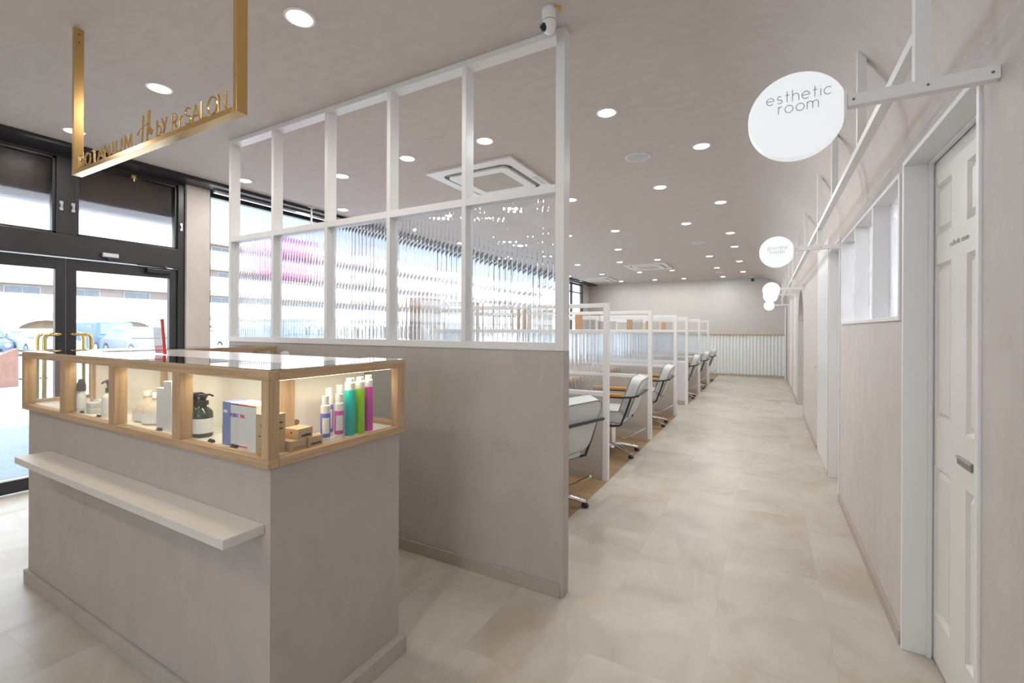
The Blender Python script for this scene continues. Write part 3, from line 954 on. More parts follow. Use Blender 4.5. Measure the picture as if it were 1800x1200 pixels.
# ------------------------------------------------------------------ tall partition screen
PY0, PY1 = 2.128, 2.205
t_ = thing('partition_screen', 'tall white framed partition with reeded glass over beige half wall', 'partition', (-2.35, 2.165, 0))
B(-3.813, -.886, PY0 + .004, PY1, 0, 1.24).build('half_wall', M_cwall, t_)
B(-3.813, -.90, PY0 - .007, PY0 + .003, 0, .068).build('baseboard', M_base, t_, bevel=.002)
post_x = [-3.813, -3.258, -2.664, -2.087, -1.512, -.933]
for i, x in enumerate(post_x):
    B(x, x + (.029 if i < 5 else .047), PY0, PY1, 1.241, ZC - .001).build('frame_post', M_pw, t_, bevel=.0015)
for i in range(5):
    x0, x1 = post_x[i] + .029, post_x[i + 1]
    for nm, z0, z1 in (('bottom_rail', 1.241, 1.281), ('middle_rail', 2.044, 2.086), ('top_rail', 2.835, ZC - .001)):
        B(x0 + .0005, x1 - .0005, PY0, PY1, z0, z1).build(nm, M_pw, t_, bevel=.0015)
    reeded(MB(), x0 + .001, x1 - .001, (PY0 + PY1) / 2 + .01, 1.282, 2.043, .0305).build('reeded_pane', M_reed, t_, smooth=False)

# ------------------------------------------------------------------ display counter
CX0, CX1, CY0, CY1, CZ0, CZ1 = -3.45, -1.326, .86, 1.467, .917, 1.217
WX = -3.14         # right edge of the left wing
IX, IY = -1.525, 1.06
t_ = thing('display_counter', 'beige reception counter topped by a lit wood framed glass showcase', 'counter', (-2.4, 1.2, 0))
bd = MB().box(-3.42, -1.345, .88, 1.45, 0, CZ0).box(-3.42, -3.15, 1.45, 2.124, 0, CZ0)
bd.build('body', M_cwall, t_)
bs = MB().box(-3.436, -1.31, .865, .8795, 0, .067).box(-1.3445, -1.31, .88, 1.465, 0, .067).box(-3.436, -3.4205, .88, 2.12, 0, .067)
bs.build('baseboard', M_cwall, t_, bevel=.002)
B(-3.11, -1.372, .752, .8795, .705, .735).build('ledge', mat('ledge_laminate', (.70, .66, .61), .35, noise=.02, nscale=5), t_, bevel=.002)
hh = .030
def rail(nm, x0, x1, y0, y1, z0, z1, m):
    B(x0, x1, y0, y1, z0, z1).build(nm, m, t_, bevel=.0015)
rail('frame_rail', CX0, CX1, CY0, CY0 + .035, CZ1 - .030, CZ1, M_woodX)
rail('frame_rail', CX0, CX1, CY0, CY0 + .035, CZ0, CZ0 + .028, M_woodX)
rail('frame_rail', CX1 - .035, CX1, CY0 + .0355, CY1, CZ1 - .030, CZ1, M_woodY)
rail('frame_rail', CX1 - .035, CX1, CY0 + .0355, CY1, CZ0, CZ0 + .028, M_woodY)
rail('frame_rail', IX, CX1 - .0355, CY1 - .035, CY1, CZ1 - .030, CZ1, M_woodX)
rail('frame_rail', IX, CX1 - .0355, CY1 - .035, CY1, CZ0, CZ0 + .045, M_woodX)
rail('frame_rail', CX0, CX0 + .035, CY0 + .0355, 2.122, CZ1 - .030, CZ1, M_woodY)
rail('frame_rail', CX0, CX0 + .035, CY0 + .0355, 2.122, CZ0, CZ0 + .045, M_woodY)
rail('frame_rail', WX - .035, WX, IY, 2.10, CZ1 - .030, CZ1, M_woodY)
rail('frame_rail', WX - .035, WX, 1.467, 2.10, CZ0, CZ0 + .045, M_woodY)
zp0, zp1 = CZ0 + .028, CZ1 - .030
for x in (CX0, -2.94, -2.42, -1.90):
    wd = .038 if x == CX0 else .058
    rail('frame_post', x, x + (.035 if x == CX0 else .055), CY0, CY0 + .045, zp0, zp1, M_woodZ)
rail('frame_post', CX1 - .037, CX1, CY0, CY0 + .037, zp0, zp1, M_woodZ)
rail('frame_post', CX1 - .037, CX1, CY1 - .045, CY1, zp0, zp1, M_woodZ)
rail('frame_post', IX - .035, IX, CY1 - .035, CY1, zp0 + .02, zp1, M_woodZ)
rail('frame_post', IX - .035, IX + .003, IY - .006, IY + .03, zp0, zp1, M_woodZ)
rail('frame_post', -2.42, -2.385, IY - .012, IY + .001, zp0, zp1, M_woodZ)
rail('frame_post', WX - .035, WX, IY - .01, IY + .03, zp0, zp1, M_woodZ)
for y in (1.64, 2.07):
    rail('frame_post', WX - .035, WX, y, y + .03, zp0, zp1, M_woodZ)
rail('frame_post', CX0, CX0 + .035, 2.085, 2.122, zp0, zp1, M_woodZ)
# deck inside the case
dk = MB().box(CX0 + .036, CX1 - .036, CY0 + .036, IY - .002, CZ0 + .001, .945).box(IX + .001, CX1 - .036, IY - .002, CY1 - .036, CZ0 + .001, .945).box(CX0 + .036, WX - .036, IY - .002, 2.12, CZ0 + .001, .945)
dk.build('case_floor', mat('case_floor_white', (.80, .78, .73), .35), t_)
MB().box(WX + .0, IX - .036, IY + .002, IY + .012, zp0 - .02, zp1 + .012).build('back_panel', M_cream, t_)
MB().box(IX - .014, IX - .004, IY + .031, CY1 - .036, zp0 - .02, zp1 + .012).build('back_panel', M_cream, t_)
for x in (-2.85, -1.75):
    MB().lathe([(.008, -.004), (.008, 0)], (x, IY + .002, 1.06), 16, 'y').build('finger_hole', mat('hole_brown', (.25, .15, .08), .6), t_)
MB().lathe([(.011, 0), (.011, .004)], (IX - .004, 1.10, 1.0), 16, 'x').build('finger_hole', MAT['hole_brown'], t_)
B(WX + .001, IX - .0005, IY + .002, CY1, CZ1 - .016, CZ1 - .001).build('worktop', M_offw, t_, bevel=.001)
B(WX + .001, IX - .036, CY1 - .02, CY1 - .002, CZ0 + .001, CZ1 - .017).build('staff_side_panel', M_cream, t_)
# glass
gy = CY0 + .018
for x0, x1 in ((CX0 + .036, -2.941), (-2.884, -2.421), (-2.364, -1.901), (-1.844, CX1 - .038)):
    B(x0, x1, gy, gy + .003, zp0, zp1).build('glass_pane', M_pane, t_)
B(CX1 - .02, CX1 - .017, CY0 + .038, CY1 - .046, zp0, zp1).build('glass_pane', M_pane, t_)
B(IX + .004, CX1 - .038, CY1 - .018, CY1 - .015, zp0 + .02, zp1).build('glass_pane', M_pane, t_)
B(CX0 + .016, CX0 + .019, CY0 + .046, 2.084, zp0 + .02, zp1).build('glass_pane', M_pane, t_)
B(WX - .02, WX - .017, IY + .031, 2.069, zp0 + .02, zp1).build('glass_pane', M_pane, t_)
gt = .0055
B(CX0 + .002, CX1 - .002, CY0 + .002, IY - .0005, CZ1, CZ1 + gt).build('glass_top', M_top, t_)
B(IX + .0005, CX1 - .002, IY + .0005, CY1 - .002, CZ1, CZ1 + gt).build('glass_top', M_top, t_)
B(CX0 + .002, WX - .001, IY + .0005, 2.12, CZ1, CZ1 + gt).build('glass_top', M_top, t_)
# LED strips under the top rails
LEDC = (1.0, .84, .60)
M_led = mat('led_strip', (1, .9, .7), .5, emit=5, emitcol=(1, .85, .6))
zl = zp1 - .003
for x0, x1 in ((CX0 + .04, -2.945), (-2.88, -2.425), (-2.36, -1.905), (-1.84, CX1 - .042)):
    s = B(x0, x1, CY0 + .036, CY0 + .044, zl - .002, zl + .002).build('led_strip', M_led, t_)
    area('strip_lamp', ((x0 + x1) / 2, CY0 + .050, zl - .006), x1 - x0 - .02, .55, LEDC, t_, 'RECTANGLE', .006, 160, (radians(12), 0, 0))
s = B(CX1 - .044, CX1 - .036, CY0 + .05, CY1 - .05, zl - .002, zl + .002).build('led_strip', M_led, t_)
area('strip_lamp', (CX1 - .050, (CY0 + CY1) / 2, zl - .006), .006, .6, LEDC, t_, 'RECTANGLE', .46, 160, (0, radians(12), 0))

# ------------------------------------------------------------------ goods in the showcase
ZS = .945
GR = 'goods in the showcase'
def bottle(name, lab, x, y, prof, m, cap_prof, capm, cap='cap', group=GR, extra=None, n=20):
    t = thing(name, lab, 'bottle', (x, y, ZS), group)
    MB().lathe(prof, (x, y, ZS), n).build('bottle_body', m, t, smooth=True)
    MB().lathe(cap_prof, (x, y, ZS), n).build(cap, capm, t, smooth=True)
    return t
def band(t, x, y, r, z0, z1, m, nm='label_band', a0=0, a1=360):
    n = 24
    vs = []
    for z in (z0, z1):
        for i in range(n + 1):
            t_a = radians(a0 + (a1 - a0) * i / n)
            vs.append((x + (r + .0005) * cos(t_a), y + (r + .0005) * sin(t_a), ZS + z))
    MB().add(vs, [(i, i + 1, n + 2 + i, n + 1 + i) for i in range(n)]).build(nm, m, t, smooth=True)
def carton(name, lab, x0, x1, y0, y1, h, m, z=ZS, group=GR, rot=0, cat='box'):
    t = thing(name, lab, cat, ((x0 + x1) / 2, (y0 + y1) / 2, z), group)
    B(x0, x1, y0, y1, z, z + h).build('carton', m, t, bevel=.001)
    if rot:
        t.rotation_euler = (0, 0, radians(rot))
    return t
M_kraft = mat('kraft_card', (.60, .42, .26), .7, noise=.04, nscale=40)
M_wbox = mat('white_card', (.82, .82, .83), .5)
M_clear = mat('translucent_plastic', (.80, .82, .82), .25)
M_lbl = mat('pale_label', (.88, .88, .86), .6)
M_tin = mat('tin', (.75, .74, .72), .35, metal=.5)
# cell 2
t = carton('tall_bottle', 'tall slim white bottle at the left end of the second showcase bay', -2.945, -2.91, .915, .945, .135, M_white, cat='bottle')
t = bottle('spray_bottle', 'clear slim bottle with black spray cap, left in second showcase bay', -2.865, .915, [(.015, 0), (.017, .004), (.017, .085), (.009, .096), (.009, .10)], M_clear, [(.0175, .10), (.0175, .128), (.012, .148), (.010, .158)], M_dark)
band(t, -2.865, .915, .017, .02, .07, M_lbl)
def tin(lab, x, y, z, r=.032):
    o = thing('cream_tin', lab, 'tin', (x, y, z), 'cream tins')
    MB().lathe([(r - .002, 0), (r, .002), (r, .016)], (x, y, z), 28).build('tin_body', M_tin, o, smooth=True)
    MB().lathe([(r + .001, .0162), (r + .001, .024), (r - .002, .0255)], (x, y, z), 28).build('lid', mat('tin_lid', (.82, .81, .79), .3, metal=.3), o, smooth=True)
tin('round tin at the bottom front of the tin stacks', -2.78, .940, ZS)
tin('round tin on top of the front tin stack', -2.782, .940, ZS + .026)
tin('round tin at the bottom of the rear tin stack', -2.86, .992, ZS)
tin('round tin on top of the rear tin stack', -2.86, .992, ZS + .026)
def pump(lab, x, y, r, hb, m, capm, h_neck=.012, lblc=None, ang=180, k=1.0, lr=(.2, .7), fat=1.0):
    o = thing('pump_bottle', lab, 'bottle', (x, y, ZS), GR)
    MB().lathe([(r * .92, 0), (r, .004), (r, hb * .72), (r * .93, hb * .84), (r * .6, hb * .95), (r * .36, hb), (r * .36, hb + h_neck)], (x, y, ZS), 28).build('bottle_body', m, o, smooth=True)
    p_ = MB().lathe([(r * .42 * fat, hb + .006), (r * .42 * fat, hb + .026 * k), (r * .2 * fat, hb + .03 * k), (r * .16 * fat ** 3, hb + .044 * k), (r * .34 * fat, hb + .046 * k), (r * .34 * fat, hb + .058 * k)], (x, y, ZS), 20)
    ca, sa = cos(radians(ang)), sin(radians(ang))
    zz = ZS + hb + .053 * k
    p_.tube([(x, y, zz), (x + ca * .025 * k, y + sa * .025 * k, zz + .001), (x + ca * .042 * k, y + sa * .042 * k, zz - .008 * k)], .0045 * k, 8)
    p_.build('pump_head', capm, o, smooth=True)
    if lblc:
        band(o, x, y, r, hb * lr[0], hb * lr[1], lblc)
    return o
pump('clear pump bottle with dark blue pump beside the showcase post', -2.605, .925, .024, .105, M_clear, mat('navy_plastic', (.03, .05, .08), .3), lblc=M_lbl, ang=190)
pump('second clear pump bottle behind the one with blue pump', -2.675, .965, .024, .105, M_clear, M_dark, lblc=M_lbl, ang=200)
# cell 3 : refill pouches
def pouch(lab, x, y, rot):
    o = thing('refill_pouch', lab, 'pouch', (x, y, ZS), 'refill pouches')
    rings = []
    for z, hx, hy, sh in ((0, .036, .034, 0), (.004, .040, .040, 0), (.035, .043, .038, 0), (.065, .040, .030, 0), (.085, .030, .018, 0), (.098, .016, .012, 0), (.108, .012, .011, 0)):
        rings.append([(x + px, y + py, ZS + z) for px, py in rrect(0, 0, hx, hy, min(hx, hy) * .45, 4)])
    b_ = MB().loft(rings).build('pouch_bag', mat('cream_foil', (.76, .66, .54), .38, bump=.8, bscale=30), o, smooth=True)
    MB().lathe([(.0165, .108), (.0165, .128), (.014, .131)], (x, y, ZS), 24).build('screw_cap', M_white, o, smooth=True)
    fl = MB().add([(x - .032, y - .0415, ZS + .008), (x + .028, y - .0415, ZS + .008), (x + .028, y - .0408, ZS + .048), (x - .032, y - .0408, ZS + .048)], [(0, 1, 2, 3)])
    fl.build('pouch_label', M_lbl, o)
    o.rotation_euler = (0, 0, radians(rot))
pouch('white capped cream refill pouch in front in the third showcase bay', -2.255, .965, 30)
pouch('white capped cream refill pouch behind the front pouch', -2.352, .972, 12)
carton('slim_box', 'slim white carton right of the refill pouches', -2.135, -2.075, .912, .945, .165, M_wbox)
carton('slim_box', 'taller slim white carton beside the showcase post', -2.07, -2.01, .908, .94, .195, M_wbox)
# cell 4
M_dkb = mat('dark_green_bottle', (.03, .045, .04), .12, spec=.7)
pump('large dark bottle with white label in the fourth showcase bay', -1.838, .935, .033, .112, M_dkb, M_dark, lblc=M_wbox, ang=75, k=.78, lr=(.14, .62), fat=1.35)
pump('large dark bottle half behind the showcase post', -1.907, .942, .033, .112, M_dkb, M_dark, lblc=M_wbox, ang=75, k=.78, lr=(.14, .62), fat=1.35)
t = bottle('small_dark_bottle', 'small dark bottle tucked left of the blue carton', -1.668, .925, [(.010, 0), (.012, .003), (.012, .065), (.006, .075)], M_dkb, [(.007, .075), (.007, .09)], M_dark)
def lettered(o, txt, x, y, z, h, m, r=.0006, gap=.2):
    mb = MB()
    wd = text_w(txt, gap) * h
    put_text(mb, txt, lambda u, v: (x - wd / 2 + u, y - .0006, z + v), h, r, gap, 4)
    mb.build('lettering', m, o)
yb0 = .905
t = carton('blue_box', 'periwinkle blue hair colour carton beside the white ones', -1.655, -1.607, yb0, yb0 + .07, .150, mat('periwinkle', (.24, .29, .58), .5))
B(-1.647, -1.625, yb0 - .0006, yb0, ZS + .112, ZS + .122).build('label_mark', M_lbl, t)
t = carton('white_box', 'white carton lettered PURPLE with a purple top stripe', -1.6065, -1.558, yb0, yb0 + .07, .150, M_wbox)
mpu = mat('purple_ink', (.16, .06, .45), .5)
B(-1.6065, -1.558, yb0 - .0007, yb0, ZS + .143, ZS + .147).build('top_stripe', mpu, t)
B(-1.6065, -1.558, yb0 - .0007, yb0, ZS + .004, ZS + .008).build('bottom_stripe', mpu, t)
lettered(t, 'PURPLE', -1.582, yb0, ZS + .102, .012, mpu, .0009, .12)
t = carton('white_box', 'white carton lettered PINK with a pink top stripe', -1.5575, -1.509, yb0, yb0 + .07, .150, M_wbox)
mpk = mat('pink_ink', (.85, .05, .18), .5)
B(-1.5575, -1.509, yb0 - .0007, yb0, ZS + .143, ZS + .147).build('top_stripe', mpk, t)
B(-1.5575, -1.509, yb0 - .0007, yb0, ZS + .004, ZS + .008).build('bottom_stripe', mpk, t)
lettered(t, 'PINK', -1.536, yb0, ZS + .102, .012, mpk, .0009, .12)
t = carton('white_box', 'white carton with orange top stripe behind the tall kraft box', -1.5085, -1.46, yb0, yb0 + .07, .150, M_wbox)
mor = mat('orange_ink', (.9, .22, .03), .5)
B(-1.5085, -1.46, yb0 - .0007, yb0, ZS + .143, ZS + .147).build('top_stripe', mor, t)
M_ink = mat('black_ink', (.03, .03, .035), .6)
M_inkl = mat('white_ink', (.8, .8, .78), .6)
t = carton('kraft_box', 'tall brown kraft carton standing in the showcase corner', -1.442, -1.374, .892, .950, .128, M_kraft)
for xa, xb, za, zb in ((-1.414, -1.402, .088, .097), (-1.425, -1.418, .056, .060), (-1.415, -1.397, .057, .060), (-1.394, -1.378, .057, .060), (-1.407, -1.403, .036, .041), (-1.423, -1.385, .016, .017)):
    B(xa, xb, .8912, .892, ZS + za, ZS + zb).build('printed_mark', M_ink, t)
for ya, yb, za, zb in ((.91, .94, .097, .102), (.91, .94, .078, .083), (.915, .922, .086, .094), (.908, .93, .060, .064)):
    B(-1.374, -1.3732, ya, yb, ZS + za, ZS + zb).build('printed_mark', M_ink, t)
def small_kraft(lab, x, y, z, rot=0, mark=M_ink):
    o = thing('small_kraft_box', lab, 'box', (x, y, z), 'small kraft boxes')
    B(x - .032, x + .032, y - .030, y + .030, z, z + .034).build('carton', M_kraft, o, bevel=.001)
    B(x + .032, x + .0327, y - .018, y + .022, z + .006, z + .013).build('label_strip', mark, o)
    B(x - .004, x + .003, y - .0307, y - .030, z + .017, z + .023).build('printed_dot', M_ink, o)
    o.rotation_euler = (0, 0, radians(rot))
small_kraft('small kraft box at bottom left of the three box pile', -1.388, .985, ZS, 0, mat('gold_ink', (.35, .3, .05), .5))
small_kraft('small kraft box at bottom right of the three box pile', -1.388, 1.050, ZS, 3)
small_kraft('small kraft box lying on top of the other two', -1.392, 1.012, ZS + .0345, 6)
def tubeb(lab, x, y, r, hb, hc, col, lbl=True, base=True):
    m = mat('paint_%.2f_%.2f_%.2f' % col, col, .3)
    o = thing('spray_can', lab, 'bottle', (x, y, ZS), 'coloured bottles in the corner of the showcase')
    MB().lathe([(r * .96, .016 if base else 0), (r, .018 if base else .003), (r, hb), (r * .94, hb + .003)], (x, y, ZS), 24).build('bottle_body', m, o, smooth=True)
    MB().lathe([(r * .95, hb + .0035), (r * .93, hb + .03), (r * .72, hb + .034), (r * .70, hb + hc)], (x, y, ZS), 24).build('cap', M_white, o, smooth=True)
    if base:
        MB().lathe([(r * .97, 0), (r * .97, .0155)], (x, y, ZS), 24).build('foot', M_white, o, smooth=True)
    if lbl:
        band(o, x, y, r, .03, hb - .012, M_lbl, 'label_panel', -75, 10)
    return o
BL, PK = (.13, .18, .72), (.72, .07, .50)
tubeb('blue and white bottle in front, left of the pink ones', -1.382, 1.112, .0172, .098, .064, BL)
tubeb('blue and white bottle standing just behind the first blue one', -1.440, 1.172, .0172, .115, .066, BL)
tubeb('pink and white bottle in front, between blue and teal', -1.382, 1.172, .0172, .098, .064, PK)
tubeb('pink and white bottle standing behind the front pink one', -1.440, 1.222, .0172, .118, .068, PK)
tubeb('tall teal spray can with white cap', -1.386, 1.226, .0208, .168, .048, (.0, .50, .46), False, False)
tubeb('tall lime green spray can between teal and magenta', -1.386, 1.275, .0188, .168, .048, (.33, .70, .01), False, False)
tubeb('tall magenta spray can at the right end', -1.386, 1.318, .0178, .170, .050, (.68, .06, .52), False, False)
for i, (x, y, lab) in enumerate(((-2.99, .908, 'left in the first showcase bay'), (-2.83, .905, 'in front of the slim spray bottle'), (-2.64, .902, 'beside the tin stack'), (-2.09, .902, 'in front of the slim white cartons'), (-1.72, .902, 'in front of the dark bottles'), (-1.575, .8985, 'in front of the white cartons'))):
    o = thing('price_tag', 'tiny black and gold price tag ' + lab, 'price tag', (x, y, ZS), 'price tags')
    MB().add([(x - .017, y - .005, ZS), (x + .017, y - .005, ZS), (x + .017, y + .003, ZS + .010), (x - .017, y + .003, ZS + .010), (x - .017, y + .005, ZS), (x + .017, y + .005, ZS)], [(0, 1, 2, 3), (3, 2, 5, 4), (0, 3, 4), (1, 5, 2), (0, 4, 5, 1)]).build('plate', M_dark, o)
    MB().tube([(x - .017, y - .0055, ZS + .001), (x + .017, y - .0055, ZS + .001)], .0008, 4).build('gold_edge', M_brass, o)

# acrylic stand and roll
t = thing('acrylic_stand', 'leaning clear and red edged acrylic panel standing on the counter', 'display stand', (-2.62, 1.15, CZ1))
m_, nt_, p_ = nodes_of('frosted_acrylic')
p_.inputs['Base Color'].default_value = (.82, .80, .82, 1); p_.inputs['Alpha'].default_value = .55
MAT['frosted_acrylic'] = m_
x0, y0, tz = -2.64, 1.14, CZ1 + .006
def lean(du, v, dv=0.0):
    return (x0 - .045 + du - v * .17, y0 + dv, tz + v)
H_ = .165
MB().add([lean(0, 0, 0), lean(.085, 0, 0), lean(.085, H_, 0), lean(0, H_, 0), lean(0, 0, .003), lean(.085, 0, .003), lean(.085, H_, .003), lean(0, H_, .003)],
         [(0, 1, 2, 3), (4, 5, 6, 7), (0, 1, 5, 4), (1, 2, 6, 5), (2, 3, 7, 6), (3, 0, 4, 7)]).build('panel', MAT['frosted_acrylic'], t)
M_red = mat('red_acrylic', (.62, .05, .035), .3)
MB().add([lean(.085, -.004, -.001), lean(.102, -.004, -.001), lean(.102, H_ + .004, -.001), lean(.085, H_ + .004, -.001), lean(.085, -.004, .006), lean(.102, -.004, .006), lean(.102, H_ + .004, .006), lean(.085, H_ + .004, .006)],
         [(0, 1, 2, 3), (4, 5, 6, 7), (0, 1, 5, 4), (1, 2, 6, 5), (2, 3, 7, 6), (3, 0, 4, 7)]).build('red_edge', M_red, t)
m_, nt_, p_ = nodes_of('red_tint')
p_.inputs['Base Color'].default_value = (.70, .10, .12, 1); p_.inputs['Alpha'].default_value = .55
MB().add([lean(.006, .0, -.0012), lean(.085, .0, -.0012), lean(.085, .04, -.0012), lean(.006, .034, -.0012)], [(0, 1, 2, 3)]).build('red_lower_print', m_, t)
t = thing('paper_roll', 'small white roll with brown core on the beige partition wall', 'roll', (-3.055, 2.10, 1.15))
rx, rz = -3.055, 1.152
MB().lathe([(.012, -.035), (.030, -.035), (.030, 0), (.012, 0)], (rx, 2.122, rz), 28, 'y').build('roll', M_white, t, smooth=True)
MB().lathe([(.0115, -.038), (.0115, -.001)], (rx, 2.122, rz), 20, 'y').build('core', mat('core_brown', (.35, .17, .06), .6), t)
B(rx - .02, rx + .02, 2.122, 2.131, rz - .02, rz + .02).build('wall_plate', M_white, t)

# ------------------------------------------------------------------ gold hanging sign
t = thing('hanging_sign', 'gold metal hanging sign frame with letters standing on its bar', 'sign', (-2.36, .95, ZC))
GX0, GX1, GY0, GY1 = -3.085, -1.633, .945, .985
B(GX0, GX0 + .02, GY0, GY1, 2.122, ZC).build('hanger_post', M_gold, t, bevel=.001)
B(GX1 - .038, GX1 - .016, GY0, GY1, 2.122, ZC).build('hanger_post', M_gold, t, bevel=.001)
B(GX0 + .0205, GX1 - .0385, GY0, GY1, 2.122, 2.143).build('crossbar', M_gold, t, bevel=.001)
for z in (2.80, 2.84):
    MB().lathe([(.003, -.001), (.003, .001)], (GX0 + .0205, .965, z), 8, 'x').build('screw', M_dark, t)
def zpl(u, v):
    return (u, .953, 2.149 + v)
specs = [('B', -3.015, .046, .058), ('O', -2.95, .062, .058), ('T', -2.871, .056, .058), ('A', -2.805, .062, .058), ('N', -2.731, .052, .058), ('I', -2.64, .002, .058), ('U', -2.607, .052, .058), ('M', -2.524, .068, .062), ('.', -2.423, .004, .06),
         ('b', -2.233, .034, .068), ('y', -2.192, .040, .068), ('R', -2.112, .040, .064), ('r', -2.050, .024, .064), ('S', -2.010, .042, .064), ('A', -1.958, .054, .066), ('L', -1.892, .036, .066), ('O', -1.846, .060, .066), ('N', -1.774, .046, .068)]
for ch, x, wd, h in specs:
    mb = MB()
    w_, st = G[ch]
    sy = .022 if ch == 'y' else 0
    for s_ in st:
        mb.tube([zpl(x + p[0] / w_ * wd, p[1] * h + sy) for p in s_], .0037, 6)
    mb.build('letter', M_gold, t)
mb = MB()   # script monogram Hh
for s_ in ([(-2.362, .0), (-2.352, .115)], [(-2.318, .0), (-2.306, .125)], [(-2.306, .02), (-2.294, .125)], [(-2.408, .040), (-2.392, .056), (-2.36, .064), (-2.33, .068), (-2.300, .078)],
           [(-2.306, .03), (-2.297, .052), (-2.289, .052), (-2.290, .03), (-2.284, .022), (-2.272, .040)]):
    mb.tube([zpl(p[0], p[1]) for p in s_], .0036, 6)
mb.build('letter', M_gold, t)

# ------------------------------------------------------------------ stall partitions
def make_stall(lab, y, body_m, first):
    o = thing('stall_partition', lab, 'partition', (-2.4, y, 0), 'stall partitions')
    xa, xb = -3.55, -1.225
    B(xa, xb - .046, y - .030, y + .030, 0, .752).build('half_wall', body_m, o)
    B(xa, xb - .046, y - .037, y - .0305, 0.003, .075).build('baseboard', M_base, o)
    B(xb - .045, xb, y - .030, y + .030, 0.0, 1.585).build('end_post', M_pw, o, bevel=.002)
    B(xa, xa + .035, y - .028, y + .028, .7525, 1.545).build('wall_post', M_pw, o)
    B(xa, xb - .0455, y - .030, y + .030, .7525, .790).build('bottom_rail', M_pw, o, bevel=.002)
    B(xa, xb - .0455, y - .028, y + .028, 1.313, 1.348).build('middle_rail', M_pw, o, bevel=.002)
    B(xa, xb - .0455, y - .030, y + .030, 1.546, 1.585).build('top_rail', M_pw, o, bevel=.002)
    reeded(MB(), xa + .036, xb - .046, y - .004, .7905, 1.3125, .034, .0003, .0009, .004).build('reeded_pane', M_reed, o)
    return o
stalls = [3.995, 5.77, 7.585, 8.76, 10.52, 12.25]
names = ['nearest', 'second', 'third', 'fourth', 'fifth', 'farthest']
M_stw = mat('grey_white_panel', (.66, .66, .69), .6)
for i, y in enumerate(stalls):
    make_stall('white framed reeded glass stall divider, %s of six along the aisle' % names[i], y, M_stw if i == 3 else M_cwall, i == 0)

# ------------------------------------------------------------------ styling stations
M_mirror = mat('mirror', (.86, .88, .86), .02, metal=1.0)
def station(lab, y, k):
    o = thing('styling_mirror', 'wood boxed wall mirror of the %s styling stall' % lab, 'mirror', (-2.44, y, 0.0), 'styling mirrors')
    fr = MB()
    x0, x1 = -2.50, -2.385
    y0, y1, z0, z1 = y - .36, y + .50, .80, 1.60
    fr.box(x0, x1, y0, y0 + .02, z0, z1).box(x0, x1, y1 - .012, y1, z0, z1).box(x0, x1, y0 + .02, y1 - .02, z1 - .02, z1).box(x0, x1, y0 + .02, y1 - .02, z0, z0 + .02)
    fr.build('wood_frame', mat('tan_wood_frame', (.50, .30, .17), .5), o, bevel=.002)
    B(x0 + .03, x1 - .004, y0 + .02, y1 - .012, z0 + .02, z1 - .02).build('mirror_glass', M_mirror, o)
    B(-2.47, -2.41, y - .03, y + .03, .735, .80).build('foot', M_pw, o)
    s = thing('styling_shelf', 'wooden worktop shelf under the mirror of the %s styling stall' % lab, 'shelf', (-2.4, y, 0), 'styling shelves')
    B(-2.60, -2.12, y - .74, y + .72, .695, .735).build('worktop', M_woodY, s, bevel=.003)
    B(-2.56, -2.40, y - .72, y + .70, .003, .695).build('cabinet', M_pw, s)
    return o
for lab, y in (('nearest', 3.16), ('second', 4.98), ('third', 6.80), ('fourth', 9.72), ('fifth', 11.44), ('farthest', 13.3)):
    station(lab, y, 0)

# ------------------------------------------------------------------ salon chairs
M_leath = mat('pale_grey_vinyl', (.60, .625, .615), .42, noise=.02, nscale=20)
M_pipe = mat('grey_piping', (.20, .21, .21), .5)
M_arm = wood_mat('amber_wood', (.50, .22, .035), (.66, .33, .07), 'X', .35)
def rounded_slab(c, u, v, w, hu, hv, hw, r=.03):
    """soft cushion: c centre, unit vectors u v w, half sizes"""
    mb = MB()
    c, u, v, w = Vector(c), Vector(u), Vector(v), Vector(w)
    rings = []
    for tw, s in ((-1, .90), (-.93, .96), (-.7, 1.0), (0, 1.01), (.7, 1.0), (.93, .96), (1, .90)):
        ring = []
        for pu, pv in rrect(0, 0, hu, hv, r * 1.6, 5):
            k = (s - 1)
            ring.append(c + u * (pu + k * hu * (1 if pu > 0 else -1) * .35) + v * (pv + k * hv * (1 if pv > 0 else -1) * .35) + w * (hw * tw))
        rings.append(ring)
    return mb.loft(rings), rings[1], rings[5]
